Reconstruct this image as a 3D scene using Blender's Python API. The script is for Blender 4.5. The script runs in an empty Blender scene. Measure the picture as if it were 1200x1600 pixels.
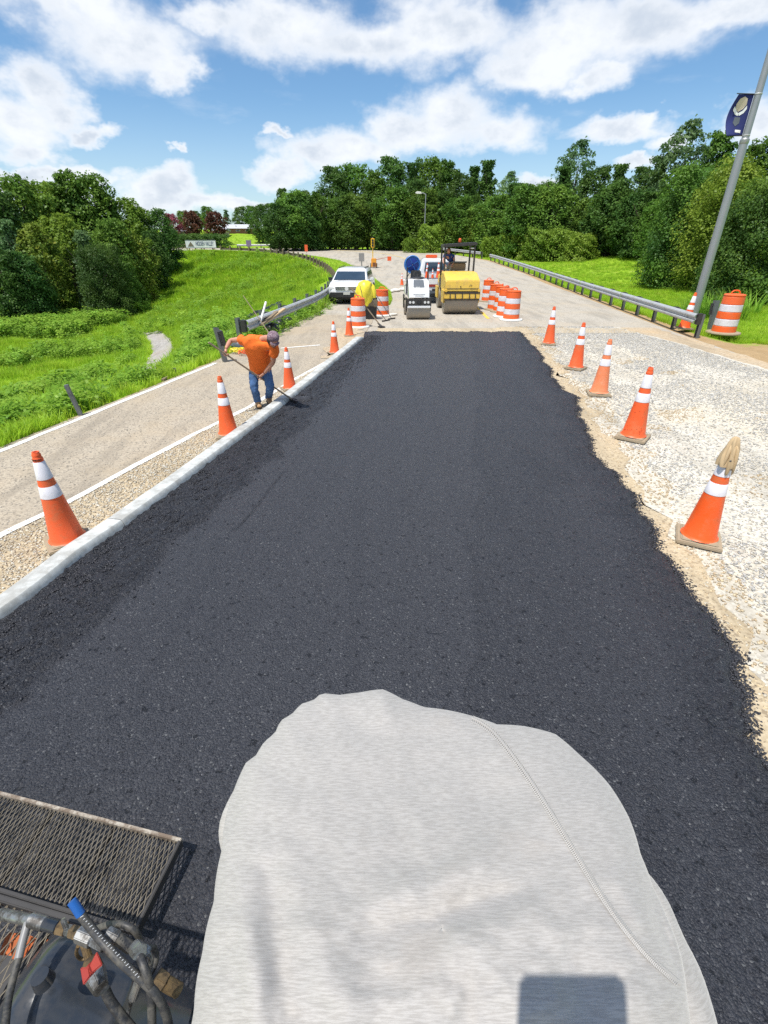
import bpy, bmesh, math, random
import numpy as np
from mathutils import Vector, Matrix, Euler
random.seed(7); rng = np.random.default_rng(7)
S = bpy.context.scene
COL = S.collection
R = math.radians

# ------------------------------------------------------------------ camera
H = 2.7; F = 750.0
PITCH = math.atan(420/750.0); CA, SA = math.cos(PITCH), math.sin(PITCH)
cd = bpy.data.cameras.new('camera'); cam = bpy.data.objects.new('camera', cd); COL.objects.link(cam)
cam.location = (0, 0, H); cam.rotation_euler = (math.pi/2 - PITCH, 0, 0)
cd.sensor_fit = 'VERTICAL'; cd.sensor_height = 24; cd.lens = 24*F/1600
cd.clip_start = 0.03; cd.clip_end = 3000
S.camera = cam
SUN_DIR = Vector((.38, .3775, -1.3727)).normalized()
SUN_ELEV = math.asin(-SUN_DIR.z); SUN_ROT = math.atan2(-SUN_DIR.x, -SUN_DIR.y)
# ------------------------------------------------------------------ light
sd = bpy.data.lights.new('sun', 'SUN'); sun = bpy.data.objects.new('sun', sd); COL.objects.link(sun)
sd.energy = 4.6; sd.angle = R(.53); sd.color = (1, .955, .88)
sun.rotation_euler = SUN_DIR.to_track_quat('-Z', 'Y').to_euler(); sun.location = (-20, -20, 60)
EXPOSURE = .22; SKY = .112; CLOUD = .92
S.view_settings.view_transform = 'Standard'; S.view_settings.look = 'None'
S.view_settings.exposure = EXPOSURE; S.view_settings.gamma = 1; S.view_settings.use_curve_mapping = False
S.render.engine = 'CYCLES'
S.cycles.use_denoising = False
S.cycles.max_bounces = 6; S.cycles.transparent_max_bounces = 6; S.cycles.diffuse_bounces = 3; S.cycles.glossy_bounces = 3
S.cycles.sample_clamp_indirect = 6

def U(px, py, z):            # a picture position at a given distance along the view axis, as a world point
    u = (px-600)/F; v = (py-800)/F
    return Vector((u*z, z*(CA - v*SA), H - z*(SA + v*CA)))
def G(px, py, gz=0.0):       # a picture position on level ground of height gz
    v = (py-800)/F
    z = (H-gz)/(SA+v*CA)
    return U(px, py, z)
def at_d(px, py, d):         # a picture position at forward distance d
    v = (py-800)/F
    return U(px, py, d/(CA - v*SA))
def azel(px, py):
    p = U(px, py, 1) - Vector((0, 0, H)); p.normalize()
    return math.atan2(p.x, p.y), math.asin(p.z)

# ------------------------------------------------------------------ node helper
class NT:
    def __init__(s, tree): s.t = tree; s.n = tree.nodes; s.l = tree.links
    def node(s, ty, **kw):
        n = s.n.new(ty)
        for k, v in kw.items(): setattr(n, k, v)
        return n
    def put(s, sock, v):
        if v is None: return
        if hasattr(v, 'is_output'): s.l.new(v, sock)
        else:
            if isinstance(v, (tuple, list)) and sock.type == 'RGBA' and len(v) == 3: v = (*v, 1)
            sock.default_value = v
    def m(s, op, a, b=None, c=None, clamp=False):
        n = s.node('ShaderNodeMath', operation=op, use_clamp=clamp)
        s.put(n.inputs[0], a); s.put(n.inputs[1], b); s.put(n.inputs[2], c)
        return n.outputs[0]
    def vm(s, op, a, b=None, sc=None):
        n = s.node('ShaderNodeVectorMath', operation=op)
        s.put(n.inputs[0], a)
        if b is not None: s.put(n.inputs[1], b)
        if sc is not None: s.put(n.inputs['Scale'], sc)
        return n.outputs['Value'] if op in ('LENGTH', 'DOT_PRODUCT', 'DISTANCE') else n.outputs[0]
    def noise(s, vec, scale, detail=3, rough=.55, dist=0, color=False):
        n = s.node('ShaderNodeTexNoise'); s.put(n.inputs['Vector'], vec)
        n.inputs['Scale'].default_value = scale; n.inputs['Detail'].default_value = detail
        n.inputs['Roughness'].default_value = rough; n.inputs['Distortion'].default_value = dist
        return n.outputs['Color' if color else 'Fac']
    def voro(s, vec, scale, out='Distance', feature='F1'):
        n = s.node('ShaderNodeTexVoronoi', feature=feature); s.put(n.inputs['Vector'], vec)
        n.inputs['Scale'].default_value = scale
        return n.outputs[out]
    def ss(s, x, a, b):      # smoothstep a..b
        n = s.node('ShaderNodeMapRange', interpolation_type='SMOOTHSTEP')
        s.put(n.inputs[0], x); s.put(n.inputs[1], a); s.put(n.inputs[2], b)
        n.inputs[3].default_value = 0; n.inputs[4].default_value = 1
        return n.outputs[0]
    def mix(s, f, a, b, mode='MIX'):
        n = s.node('ShaderNodeMix', data_type='RGBA', blend_type=mode)
        s.put(n.inputs[0], f); s.put(n.inputs[6], a); s.put(n.inputs[7], b)
        return n.outputs[2]
    def ramp(s, f, stops):
        n = s.node('ShaderNodeValToRGB'); e = n.color_ramp.elements
        while len(e) < len(stops): e.new(.5)
        for q, (p, c) in zip(e, stops): q.position = p; q.color = (*c, 1)
        s.put(n.inputs[0], f); return n.outputs[0]
    def pos(s): return s.node('ShaderNodeNewGeometry').outputs['Position']
    def obj(s): return s.node('ShaderNodeTexCoord').outputs['Object']
    def rnd(s): return s.node('ShaderNodeObjectInfo').outputs['Random']
    def bump(s, h, strength=.5, dist=.01, normal=None):
        n = s.node('ShaderNodeBump'); n.inputs['Strength'].default_value = strength
        n.inputs['Distance'].default_value = dist; s.put(n.inputs['Height'], h)
        if normal is not None: s.put(n.inputs['Normal'], normal)
        return n.outputs[0]

# ------------------------------------------------------------------ sky
W = bpy.data.worlds.new('World'); S.world = W; W.use_nodes = True
w = NT(W.node_tree); w.n.clear()
out = w.node('ShaderNodeOutputWorld')
sky = w.node('ShaderNodeTexSky', sky_type='NISHITA'); sky.sun_disc = False
sky.sun_elevation = SUN_ELEV; sky.sun_rotation = SUN_ROT; sky.altitude = 200; sky.air_density = 1.0; sky.dust_density = .6; sky.ozone_density = 2.0
bg = w.node('ShaderNodeBackground'); bg.inputs[1].default_value = SKY
w.put(bg.inputs[0], w.mix(1.0, sky.outputs[0], (.78, 1.0, 1.12), 'MULTIPLY'))
dirn = w.node('ShaderNodeTexCoord').outputs['Generated']
sep = w.node('ShaderNodeSeparateXYZ'); w.l.new(dirn, sep.inputs[0])
az = w.m('ARCTAN2', sep.outputs[0], sep.outputs[1]); el = w.m('ARCSINE', sep.outputs[2])
cmb = w.node('ShaderNodeCombineXYZ'); w.l.new(az, cmb.inputs[0]); w.l.new(w.m('MULTIPLY', el, 1.5), cmb.inputs[1])
P0 = cmb.outputs[0]
warp = w.vm('SCALE', w.vm('SUBTRACT', w.noise(P0, 7, 5, .6, color=True), (.5, .5, .5)), sc=.13)
P1 = w.vm('ADD', P0, warp)
warp2 = w.vm('SCALE', w.vm('SUBTRACT', w.noise(P0, 28, 4, .6, color=True), (.5, .5, .5)), sc=.035)
P1 = w.vm('ADD', P1, warp2)
# cumulus of the day: centre, half-extent
BL = [(190, 55, 120, 70), (120, 10, 130, 45), (270, 100, 48, 38), (330, 8, 90, 40), (450, 40, 130, 62), (580, 62, 150, 60), (700, 40, 120, 60),
      (60, 130, 75, 50), (20, 190, 90, 60), (95, 170, 62, 38), (150, 205, 50, 18), (50, 235, 60, 25),
      (880, 60, 130, 68), (1000, 50, 150, 70), (1140, 15, 130, 45), (830, 100, 90, 45), (930, 118, 60, 30),
      (700, 175, 90, 50), (770, 205, 100, 42), (640, 205, 85, 38), (560, 230, 90, 36), (480, 245, 78, 34), (440, 275, 55, 26), (430, 212, 26, 12),
      (975, 205, 85, 24), (1040, 225, 55, 20), (1000, 190, 40, 16), (1180, 190, 60, 50),
      (260, 288, 60, 30), (225, 300, 70, 28), (310, 310, 60, 20), (120, 268, 80, 18), (30, 270, 80, 16), (380, 318, 80, 12),
      (285, 238, 18, 8), (70, 300, 120, 22), (840, 285, 50, 16), (990, 262, 40, 12)]
dens = None
for (bx, by, rx, ry) in BL:
    a0, e0 = azel(bx, by); a1, _ = azel(bx+rx, by); _, e1 = azel(bx, by-ry)
    q = w.vm('LENGTH', w.vm('MULTIPLY', w.vm('SUBTRACT', P1, (a0, e0*1.5, 0)), (1/abs(a1-a0), 1/abs((e1-e0)*1.5), 0)))
    b = w.m('SUBTRACT', 1.0, q)
    dens = b if dens is None else w.m('SMOOTH_MAX', dens, b, .25)
# the rest of the sky carries the same kind of cloud
far = w.noise(P1, 1.6, 4, .55)
far = w.m('MULTIPLY', w.m('SUBTRACT', far, .5), 3.2)
inview = w.m('MULTIPLY', w.m('SUBTRACT', 1.0, w.ss(w.m('ABSOLUTE', az), .75, .95)), w.m('SUBTRACT', 1.0, w.ss(el, .36, .46)))
behind = w.m('SUBTRACT', far, w.m('MULTIPLY', inview, 6.0))
dens = w.m('MAXIMUM', dens, behind)
fb = w.noise(P0, 13, 7, .56)
d2 = w.m('ADD', dens, w.m('MULTIPLY', w.m('SUBTRACT', fb, .5), .95))
alpha = w.m('MULTIPLY', w.ss(d2, -.30, .60), .96)
wisps = w.m('MULTIPLY', w.ss(w.noise(w.vm('MULTIPLY', P0, (1, 2.2, 1)), 4.2, 6, .6), .52, .8), .35)
alpha = w.m('MAXIMUM', alpha, wisps)
haze = w.m('MULTIPLY', w.m('SUBTRACT', 1.0, w.ss(el, .0, .22)), .30)
alpha = w.m('MAXIMUM', alpha, haze)
core = w.m('MULTIPLY', w.ss(d2, .20, .85), w.ss(w.noise(w.vm('ADD', P0, (.0, .045, 0)), 9, 6, .6), .34, .66))
ccol = w.mix(core, (.93, .96, 1.0), (.62, .69, .79))
bc = w.node('ShaderNodeBackground'); w.l.new(ccol, bc.inputs[0]); bc.inputs[1].default_value = CLOUD
ms = w.node('ShaderNodeMixShader'); w.l.new(alpha, ms.inputs[0]); w.l.new(bg.outputs[0], ms.inputs[1]); w.l.new(bc.outputs[0], ms.inputs[2])
w.l.new(ms.outputs[0], out.inputs[0])

# ------------------------------------------------------------------ materials
MATS = {}
def newmat(name):
    m = bpy.data.materials.new(name); m.use_nodes = True; t = NT(m.node_tree)
    b = t.n['Principled BSDF']; MATS[name] = m
    return m, t, b
def plain(name, col, rough=.5, metal=0, var=.12, scale=6, bump=0, spec=.5, coat=0):
    """a painted/moulded surface with a little uneven tone and dirt"""
    m, t, b = newmat(name)
    o = t.obj(); n = t.noise(o, scale, 5, .6)
    lo = tuple(c*(1-var) for c in col); hi = tuple(min(1, c*(1+var)) for c in col)
    t.put(b.inputs['Base Color'], t.mix(n, lo, hi))
    t.put(b.inputs['Roughness'], t.m('ADD', rough-.08, t.m('MULTIPLY', n, .16)))
    b.inputs['Metallic'].default_value = metal; b.inputs['Specular IOR Level'].default_value = spec
    b.inputs['Coat Weight'].default_value = coat
    if bump: t.put(b.inputs['Normal'], t.bump(t.noise(o, scale*12, 3), bump, .004))
    return m
def dirty(name, col, dirt=(.25, .2, .14), amount=.5, rough=.5, scale=9, metal=0, thr=.5):
    m, t, b = newmat(name)
    off = t.node('ShaderNodeCombineXYZ'); t.put(off.inputs[0], t.m('MULTIPLY', t.rnd(), 37.0)); t.put(off.inputs[1], t.m('MULTIPLY', t.rnd(), 11.0))
    o = t.vm('ADD', t.obj(), off.outputs[0]); n = t.noise(o, scale, 6, .65); n2 = t.noise(o, scale*5, 4, .6)
    k = t.m('MULTIPLY', t.ss(t.m('ADD', n, t.m('MULTIPLY', n2, .35)), thr+.12, thr+.4), amount)
    fade = t.mix(t.m('MULTIPLY', t.m('FRACT', t.m('MULTIPLY', t.rnd(), 5.7)), .35), col, tuple(min(.9, c*.8+.06) for c in col))
    t.put(b.inputs['Base Color'], t.mix(k, fade, dirt)); t.put(b.inputs['Roughness'], t.m('ADD', rough, t.m('MULTIPLY', k, .3)))
    b.inputs['Metallic'].default_value = metal
    return m
ORANGE = dirty('cone orange', (.86, .105, .012), (.45, .16, .06), .5, .42, 7)
ORANGE_F = dirty('faded cone orange', (.82, .22, .08), (.6, .35, .22), .6, .55, 7)
ORANGE_D = dirty('drum orange', (.85, .12, .012), (.5, .2, .09), .4, .4, 5)
REFL = dirty('reflective white sleeve', (.72, .70, .74), (.45, .42, .38), .5, .35, 8)
CBASE = plain('dusty rubber', (.33, .265, .18), .85, var=.25, scale=14, bump=.3)
RUBBER = plain('black rubber', (.02, .02, .022), .6, var=.3, scale=20)
GALV = dirty('galvanised steel', (.50, .52, .53), (.30, .29, .26), .7, .5, 3, .35)
GALVD = dirty('dark galvanised steel', (.17, .18, .185), (.1, .09, .08), .6, .5, 3, .5)
POLE = plain('brushed aluminium pole', (.34, .35, .36), .45, .6, var=.1, scale=2)
WOOD = plain('weathered wood', (.22, .17, .11), .85, var=.35, scale=14, bump=.5)
NEWWOOD = plain('pale sawn wood', (.52, .38, .22), .8, var=.2, scale=14)
WHITEP = plain('white vehicle paint', (.80, .80, .80), .25, var=.03, coat=.6)
YELLOWP = dirty('yellow machine paint', (.82, .54, .07), (.40, .28, .12), .5, .35, 4)
BLACKP = plain('black plastic', (.022, .022, .024), .5, var=.3)
DARKM = plain('dark painted steel', (.05, .047, .045), .45, .2, var=.3)
GREYP = plain('slate grey panel', (.10, .115, .135), .4, var=.1)
CHROME = plain('chrome trim', (.62, .62, .62), .2, .9, var=.1)
STEEL = dirty('dusty drum steel', (.30, .27, .225), (.42, .35, .26), .8, .5, 6, .25)
GLASS = plain('dark tinted glass', (.03, .05, .075), .06, var=.3, scale=2, spec=.9)
LAMP = plain('clear lamp lens', (.70, .70, .68), .12, var=.1, spec=.8)
REDP = plain('red plastic', (.36, .05, .04), .4)
BLUEP = plain('blue plastic', (.012, .10, .36), .45, var=.2)
YELLOWB = plain('bright yellow polythene', (.80, .66, .04), .4, var=.22, scale=5)
PLASTW = plain('white plastic', (.75, .74, .70), .5)
TARP = plain('black plastic sheet', (.018, .018, .02), .32, var=.4, scale=9, bump=.4)
RUST = dirty('rusty steel', (.20, .075, .03), (.07, .05, .04), .8, .75, 12)
BRASS = dirty('grimy brass', (.24, .16, .075), (.04, .034, .028), .85, .5, 22, .6, thr=.42)
TANK = dirty('black glossy tank paint', (.012, .018, .028), (.07, .065, .06), .4, .14, 14, thr=.46)
HOSE = dirty('rubber hydraulic hose', (.02, .021, .024), (.13, .12, .10), .7, .45, 30, thr=.45)
SANDBAG = plain('white sandbag cloth', (.66, .63, .57), .9, var=.12, scale=14, bump=.4)
PAINTW = plain('white sign face', (.78, .79, .80), .5, var=.05)
PAINTB = plain('dark blue lettering', (.03, .05, .16), .5)
BANNER = plain('royal blue banner cloth', (.012, .02, .13), .75, var=.3, scale=3)
CREAM = plain('pale banner print', (.62, .53, .42), .8, var=.2)
BRICKM = plain('red brick wall', (.25, .11, .08), .9, var=.2, scale=5)
BEIGE = plain('beige rendered wall', (.50, .43, .32), .9, var=.1)
METROOF = plain('pale metal roof', (.62, .62, .62), .4, .2)
SHINGLE = plain('grey shingle roof', (.30, .30, .32), .9, var=.2, scale=3)
SKIN = plain('sunburnt skin', (.50, .24, .16), .5, var=.12, scale=12)
TSHIRT = plain('orange cotton', (.85, .16, .018), .9, var=.08, scale=7, bump=.3)
DENIM = plain('worn blue denim', (.06, .13, .28), .9, var=.4, scale=9, bump=.4)
BOOT = plain('tan leather boot', (.38, .22, .10), .7, var=.25)
HAIR = plain('dark hair', (.03, .02, .016), .8)
NAVY = plain('navy cotton', (.02, .05, .20), .9)
KHAKI = plain('khaki cotton', (.48, .43, .34), .9)
def cap_material():
    m, t, b = newmat('patterned cap cloth')
    v = t.noise(t.obj(), 28, 2, .5, 2.5)
    t.put(b.inputs['Base Color'], t.ramp(v, [(0, (.06, .03, .05)), (.44, (.10, .05, .08)), (.5, (.48, .38, .40)), (.56, (.12, .06, .10)), (1, (.4, .3, .32))]))
    b.inputs['Roughness'].default_value = .9
    return m
CAP = cap_material()

def asphalt_material():
    m, t, b = newmat('fresh hot asphalt')
    p = t.pos()
    at = t.node('ShaderNodeAttribute'); at.attribute_name = 'loose'; loose = at.outputs['Fac']
    big = t.noise(p, .9, 4, .6); mid = t.noise(p, 9, 4, .6)
    cells = t.voro(p, 95, 'Color'); sepc = t.node('ShaderNodeSeparateColor'); t.l.new(cells, sepc.inputs[0])
    stone = sepc.outputs[0]
    base = t.ramp(stone, [(0, (.011, .012, .017)), (.55, (.026, .028, .038)), (.86, (.046, .049, .062)), (.965, (.075, .078, .09)), (.99, (.13, .135, .15)), (1, (.26, .27, .28))])  # the few brightest cells are glints painted into the colour
    rolled = t.mix(.45, t.mix(1.0, base, (1.15, 1.12, 1.05), 'MULTIPLY'), (.049, .051, .060))
    col = t.mix(loose, rolled, t.mix(.5, base, (.005, .005, .006)))
    tone = t.m('ADD', .80, t.m('MULTIPLY', big, .4))
    strk = t.ss(t.noise(t.vm('MULTIPLY', p, (2.4, .10, 1)), 1.6, 4, .6), .42, .66)
    col = t.mix(t.m('MULTIPLY', t.m('MAXIMUM', strk, big), .38), col, (.020, .021, .028))
    pock = t.ss(t.noise(p, 17, 5, .7), .60, .68)
    col = t.mix(t.m('MULTIPLY', pock, .75), col, (.008, .008, .011))
    t.put(b.inputs['Base Color'], col)
    t.put(b.inputs['Roughness'], t.m('ADD', .33, t.m('MULTIPLY', sepc.outputs[1], .3)))
    h = t.m('ADD', t.m('MULTIPLY', t.voro(p, 95), -.9), t.m('ADD', t.m('MULTIPLY', t.voro(p, 38), t.m('MULTIPLY', loose, -1.2)), t.m('MULTIPLY', t.noise(p, 240, 2), .45)))
    h = t.m('SUBTRACT', h, t.m('MULTIPLY', pock, .7))
    t.put(b.inputs['Normal'], t.bump(h, 1.0, .013))
    return m
ASPH = asphalt_material()

def pavement_material(name, a, c, spot, scale=60, dirt=(.45, .33, .18), k=.5, tracks=False):
    m, t, b = newmat(name)
    p = t.pos()
    cells = t.voro(p, scale, 'Color'); sc = t.node('ShaderNodeSeparateColor'); t.l.new(cells, sc.inputs[0])
    col = t.mix(sc.outputs[0], a, c)
    col = t.mix(t.ss(sc.outputs[1], .80, .9), col, spot)
    big = t.noise(p, .55, 5, .65)
    col = t.mix(t.m('MULTIPLY', t.ss(big, .42, .68), k), col, dirt)
    st = t.noise(t.vm('MULTIPLY', p, (1, .16, 1)), 1.8, 5, .65)
    col = t.mix(t.m('MULTIPLY', t.ss(st, .44, .68), .6), col, tuple(x*.66 for x in a))
    t.put(b.inputs['Base Color'], col); b.inputs['Roughness'].default_value = .9
    t.put(b.inputs['Normal'], t.bump(t.voro(p, scale), .5, .006))
    return m
LANE = pavement_material('worn seal-coat lane', (.33, .28, .215), (.45, .39, .30), (.23, .20, .16), 48, (.42, .33, .215), .5)
OLDROAD = pavement_material('dusty old road surface', (.39, .355, .295), (.46, .42, .355), (.28, .25, .205), 30, (.43, .36, .26), .55)
TANG = pavement_material('tan road base', (.40, .32, .205), (.54, .45, .31), (.27, .21, .14), 45, (.55, .43, .27), .5)
WHG = pavement_material('crushed limestone fines', (.48, .44, .36), (.66, .62, .54), (.36, .33, .28), 40, (.60, .50, .33), .3)
DIRT = pavement_material('packed clay', (.40, .32, .215), (.50, .41, .29), (.32, .23, .14), 26, (.54, .38, .21), .5)
CONC = dirty('pale new concrete', (.55, .565, .55), (.30, .295, .27), .75, .85, 3.5, thr=.42)
PATHM = pavement_material('grey gravel path', (.30, .28, .26), (.42, .40, .37), (.2, .18, .15), 18, (.36, .29, .2), .4)
def line_paint():
    m, t, b = newmat('worn road paint')
    p = t.pos()
    k = t.ss(t.noise(p, 11, 5, .7), .56, .70)
    t.put(b.inputs['Base Color'], t.mix(k, (.74, .73, .70), (.46, .41, .33))); b.inputs['Roughness'].default_value = .8
    return m
LINE = line_paint()
LINEY = plain('yellow road paint', (.70, .48, .08), .8, var=.2)
def gravel_material(name):
    m, t, b = newmat(name)
    a = t.node('ShaderNodeAttribute'); a.attribute_name = 'tone'
    n = t.noise(t.pos(), 90, 2)
    t.put(b.inputs['Base Color'], t.mix(t.m('MULTIPLY', n, .35), a.outputs['Color'], (.3, .28, .25))); b.inputs['Roughness'].default_value = .85
    return m
STONEM = gravel_material('crushed stone')
def crumb_material():
    m, t, b = newmat('asphalt crumb'); a = t.node('ShaderNodeAttribute'); a.attribute_name = 'tone'
    t.put(b.inputs['Base Color'], a.outputs['Color']); b.inputs['Roughness'].default_value = .5
    return m
CRUMB = crumb_material()

def terrain_material():
    m, t, b = newmat('grassy ground')
    p = t.pos()
    a = t.node('ShaderNodeAttribute'); a.attribute_name = 'dirt'
    n1 = t.noise(p, .22, 5, .6); n2 = t.noise(p, 1.6, 5, .65); n3 = t.noise(p, 9, 4, .7)
    g = t.mix(n1, (.19, .33, .02), (.31, .46, .035))
    g = t.mix(t.m('MULTIPLY', t.ss(n2, .45, .7), .6), g, (.09, .19, .018))
    g = t.mix(t.m('MULTIPLY', t.ss(n3, .5, .75), .5), g, (.30, .38, .06))
    g = t.mix(t.m('MULTIPLY', t.ss(t.noise(p, .5, 4, .6), .55, .72), .55), g, (.34, .31, .10))
    d = t.mix(t.noise(p, 3, 5), (.30, .20, .10), (.50, .36, .20))
    k = t.ss(t.m('ADD', a.outputs['Fac'], t.m('MULTIPLY', t.m('SUBTRACT', t.noise(p, 1.7, 5, .65), .5), .9)), .35, .6)
    t.put(b.inputs['Base Color'], t.mix(k, g, d)); b.inputs['Roughness'].default_value = .95
    b.inputs['Specular IOR Level'].default_value = .1
    t.put(b.inputs['Normal'], t.bump(t.noise(p, 6, 5, .7), .7, .12))
    return m
TERR = terrain_material()
def leaf_material(name, c1, c2, trans=.3, big=.35, yellow=None):
    m = bpy.data.materials.new(name); m.use_nodes = True; t = NT(m.node_tree); t.n.clear()
    o = t.node('ShaderNodeOutputMaterial'); p = t.pos()
    r = t.rnd(); n = t.noise(p, big, 3, .6); n2 = t.noise(p, 3.5, 3, .6)
    col = t.mix(t.ss(n, .35, .65), c1, c2)
    col = t.mix(t.m('MULTIPLY', t.ss(n2, .55, .75), .5), col, tuple(min(1, x*1.5) for x in c2))
    hsv = t.node('ShaderNodeHueSaturation'); t.put(hsv.inputs['Color'], col)
    t.put(hsv.inputs['Value'], t.m('ADD', .80, t.m('MULTIPLY', r, .42)))
    t.put(hsv.inputs['Hue'], t.m('ADD', .488, t.m('MULTIPLY', t.m('FRACT', t.m('MULTIPLY', r, 7.3)), .024)))
    col = hsv.outputs[0]
    if yellow: col = t.mix(t.m('MULTIPLY', t.ss(t.noise(p, 1.2, 4, .6), .5, .72), .7), col, yellow)
    d = t.node('ShaderNodeBsdfDiffuse'); tr = t.node('ShaderNodeBsdfTranslucent'); mx = t.node('ShaderNodeMixShader')
    gl = t.node('ShaderNodeBsdfGlossy'); gl.inputs['Roughness'].default_value = .45; t.put(gl.inputs['Color'], (.5, .55, .5))
    t.put(d.inputs[0], col); t.put(tr.inputs[0], t.mix(.5, col, tuple(min(1, x*1.6) for x in c2))); mx.inputs[0].default_value = trans
    t.l.new(d.outputs[0], mx.inputs[1]); t.l.new(tr.outputs[0], mx.inputs[2])
    m2 = t.node('ShaderNodeMixShader'); m2.inputs[0].default_value = .02
    t.l.new(mx.outputs[0], m2.inputs[1]); t.l.new(gl.outputs[0], m2.inputs[2]); t.l.new(m2.outputs[0], o.inputs[0])
    return m
LEAF_D = leaf_material('dark broad leaves', (.042, .10, .022), (.095, .175, .034))
LEAF_M = leaf_material('mid green leaves', (.068, .15, .023), (.135, .235, .036))
LEAF_L = leaf_material('light green leaves', (.14, .23, .025), (.23, .33, .045))
LEAF_Y = leaf_material('yellowing leaves', (.10, .18, .022), (.19, .26, .038), yellow=(.34, .31, .04))
LEAF_B = leaf_material('blue green leaves', (.08, .15, .06), (.14, .22, .085))
LEAF_R = leaf_material('dark red blossom and leaves', (.085, .04, .026), (.13, .055, .034))
LEAF_P = leaf_material('pink blossom', (.24, .06, .08), (.32, .09, .11))
BLADE = leaf_material('grass blades', (.23, .40, .022), (.37, .54, .04), .4, .5, yellow=(.42, .42, .07))
WEED = leaf_material('weed leaves', (.17, .31, .035), (.27, .43, .06), .4, .5)
REED = leaf_material('tall reed blades', (.17, .34, .03), (.28, .46, .06), .4, .5)
BARK = plain('grey bark', (.10, .08, .06), .95, var=.35, scale=6, bump=.5)

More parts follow.
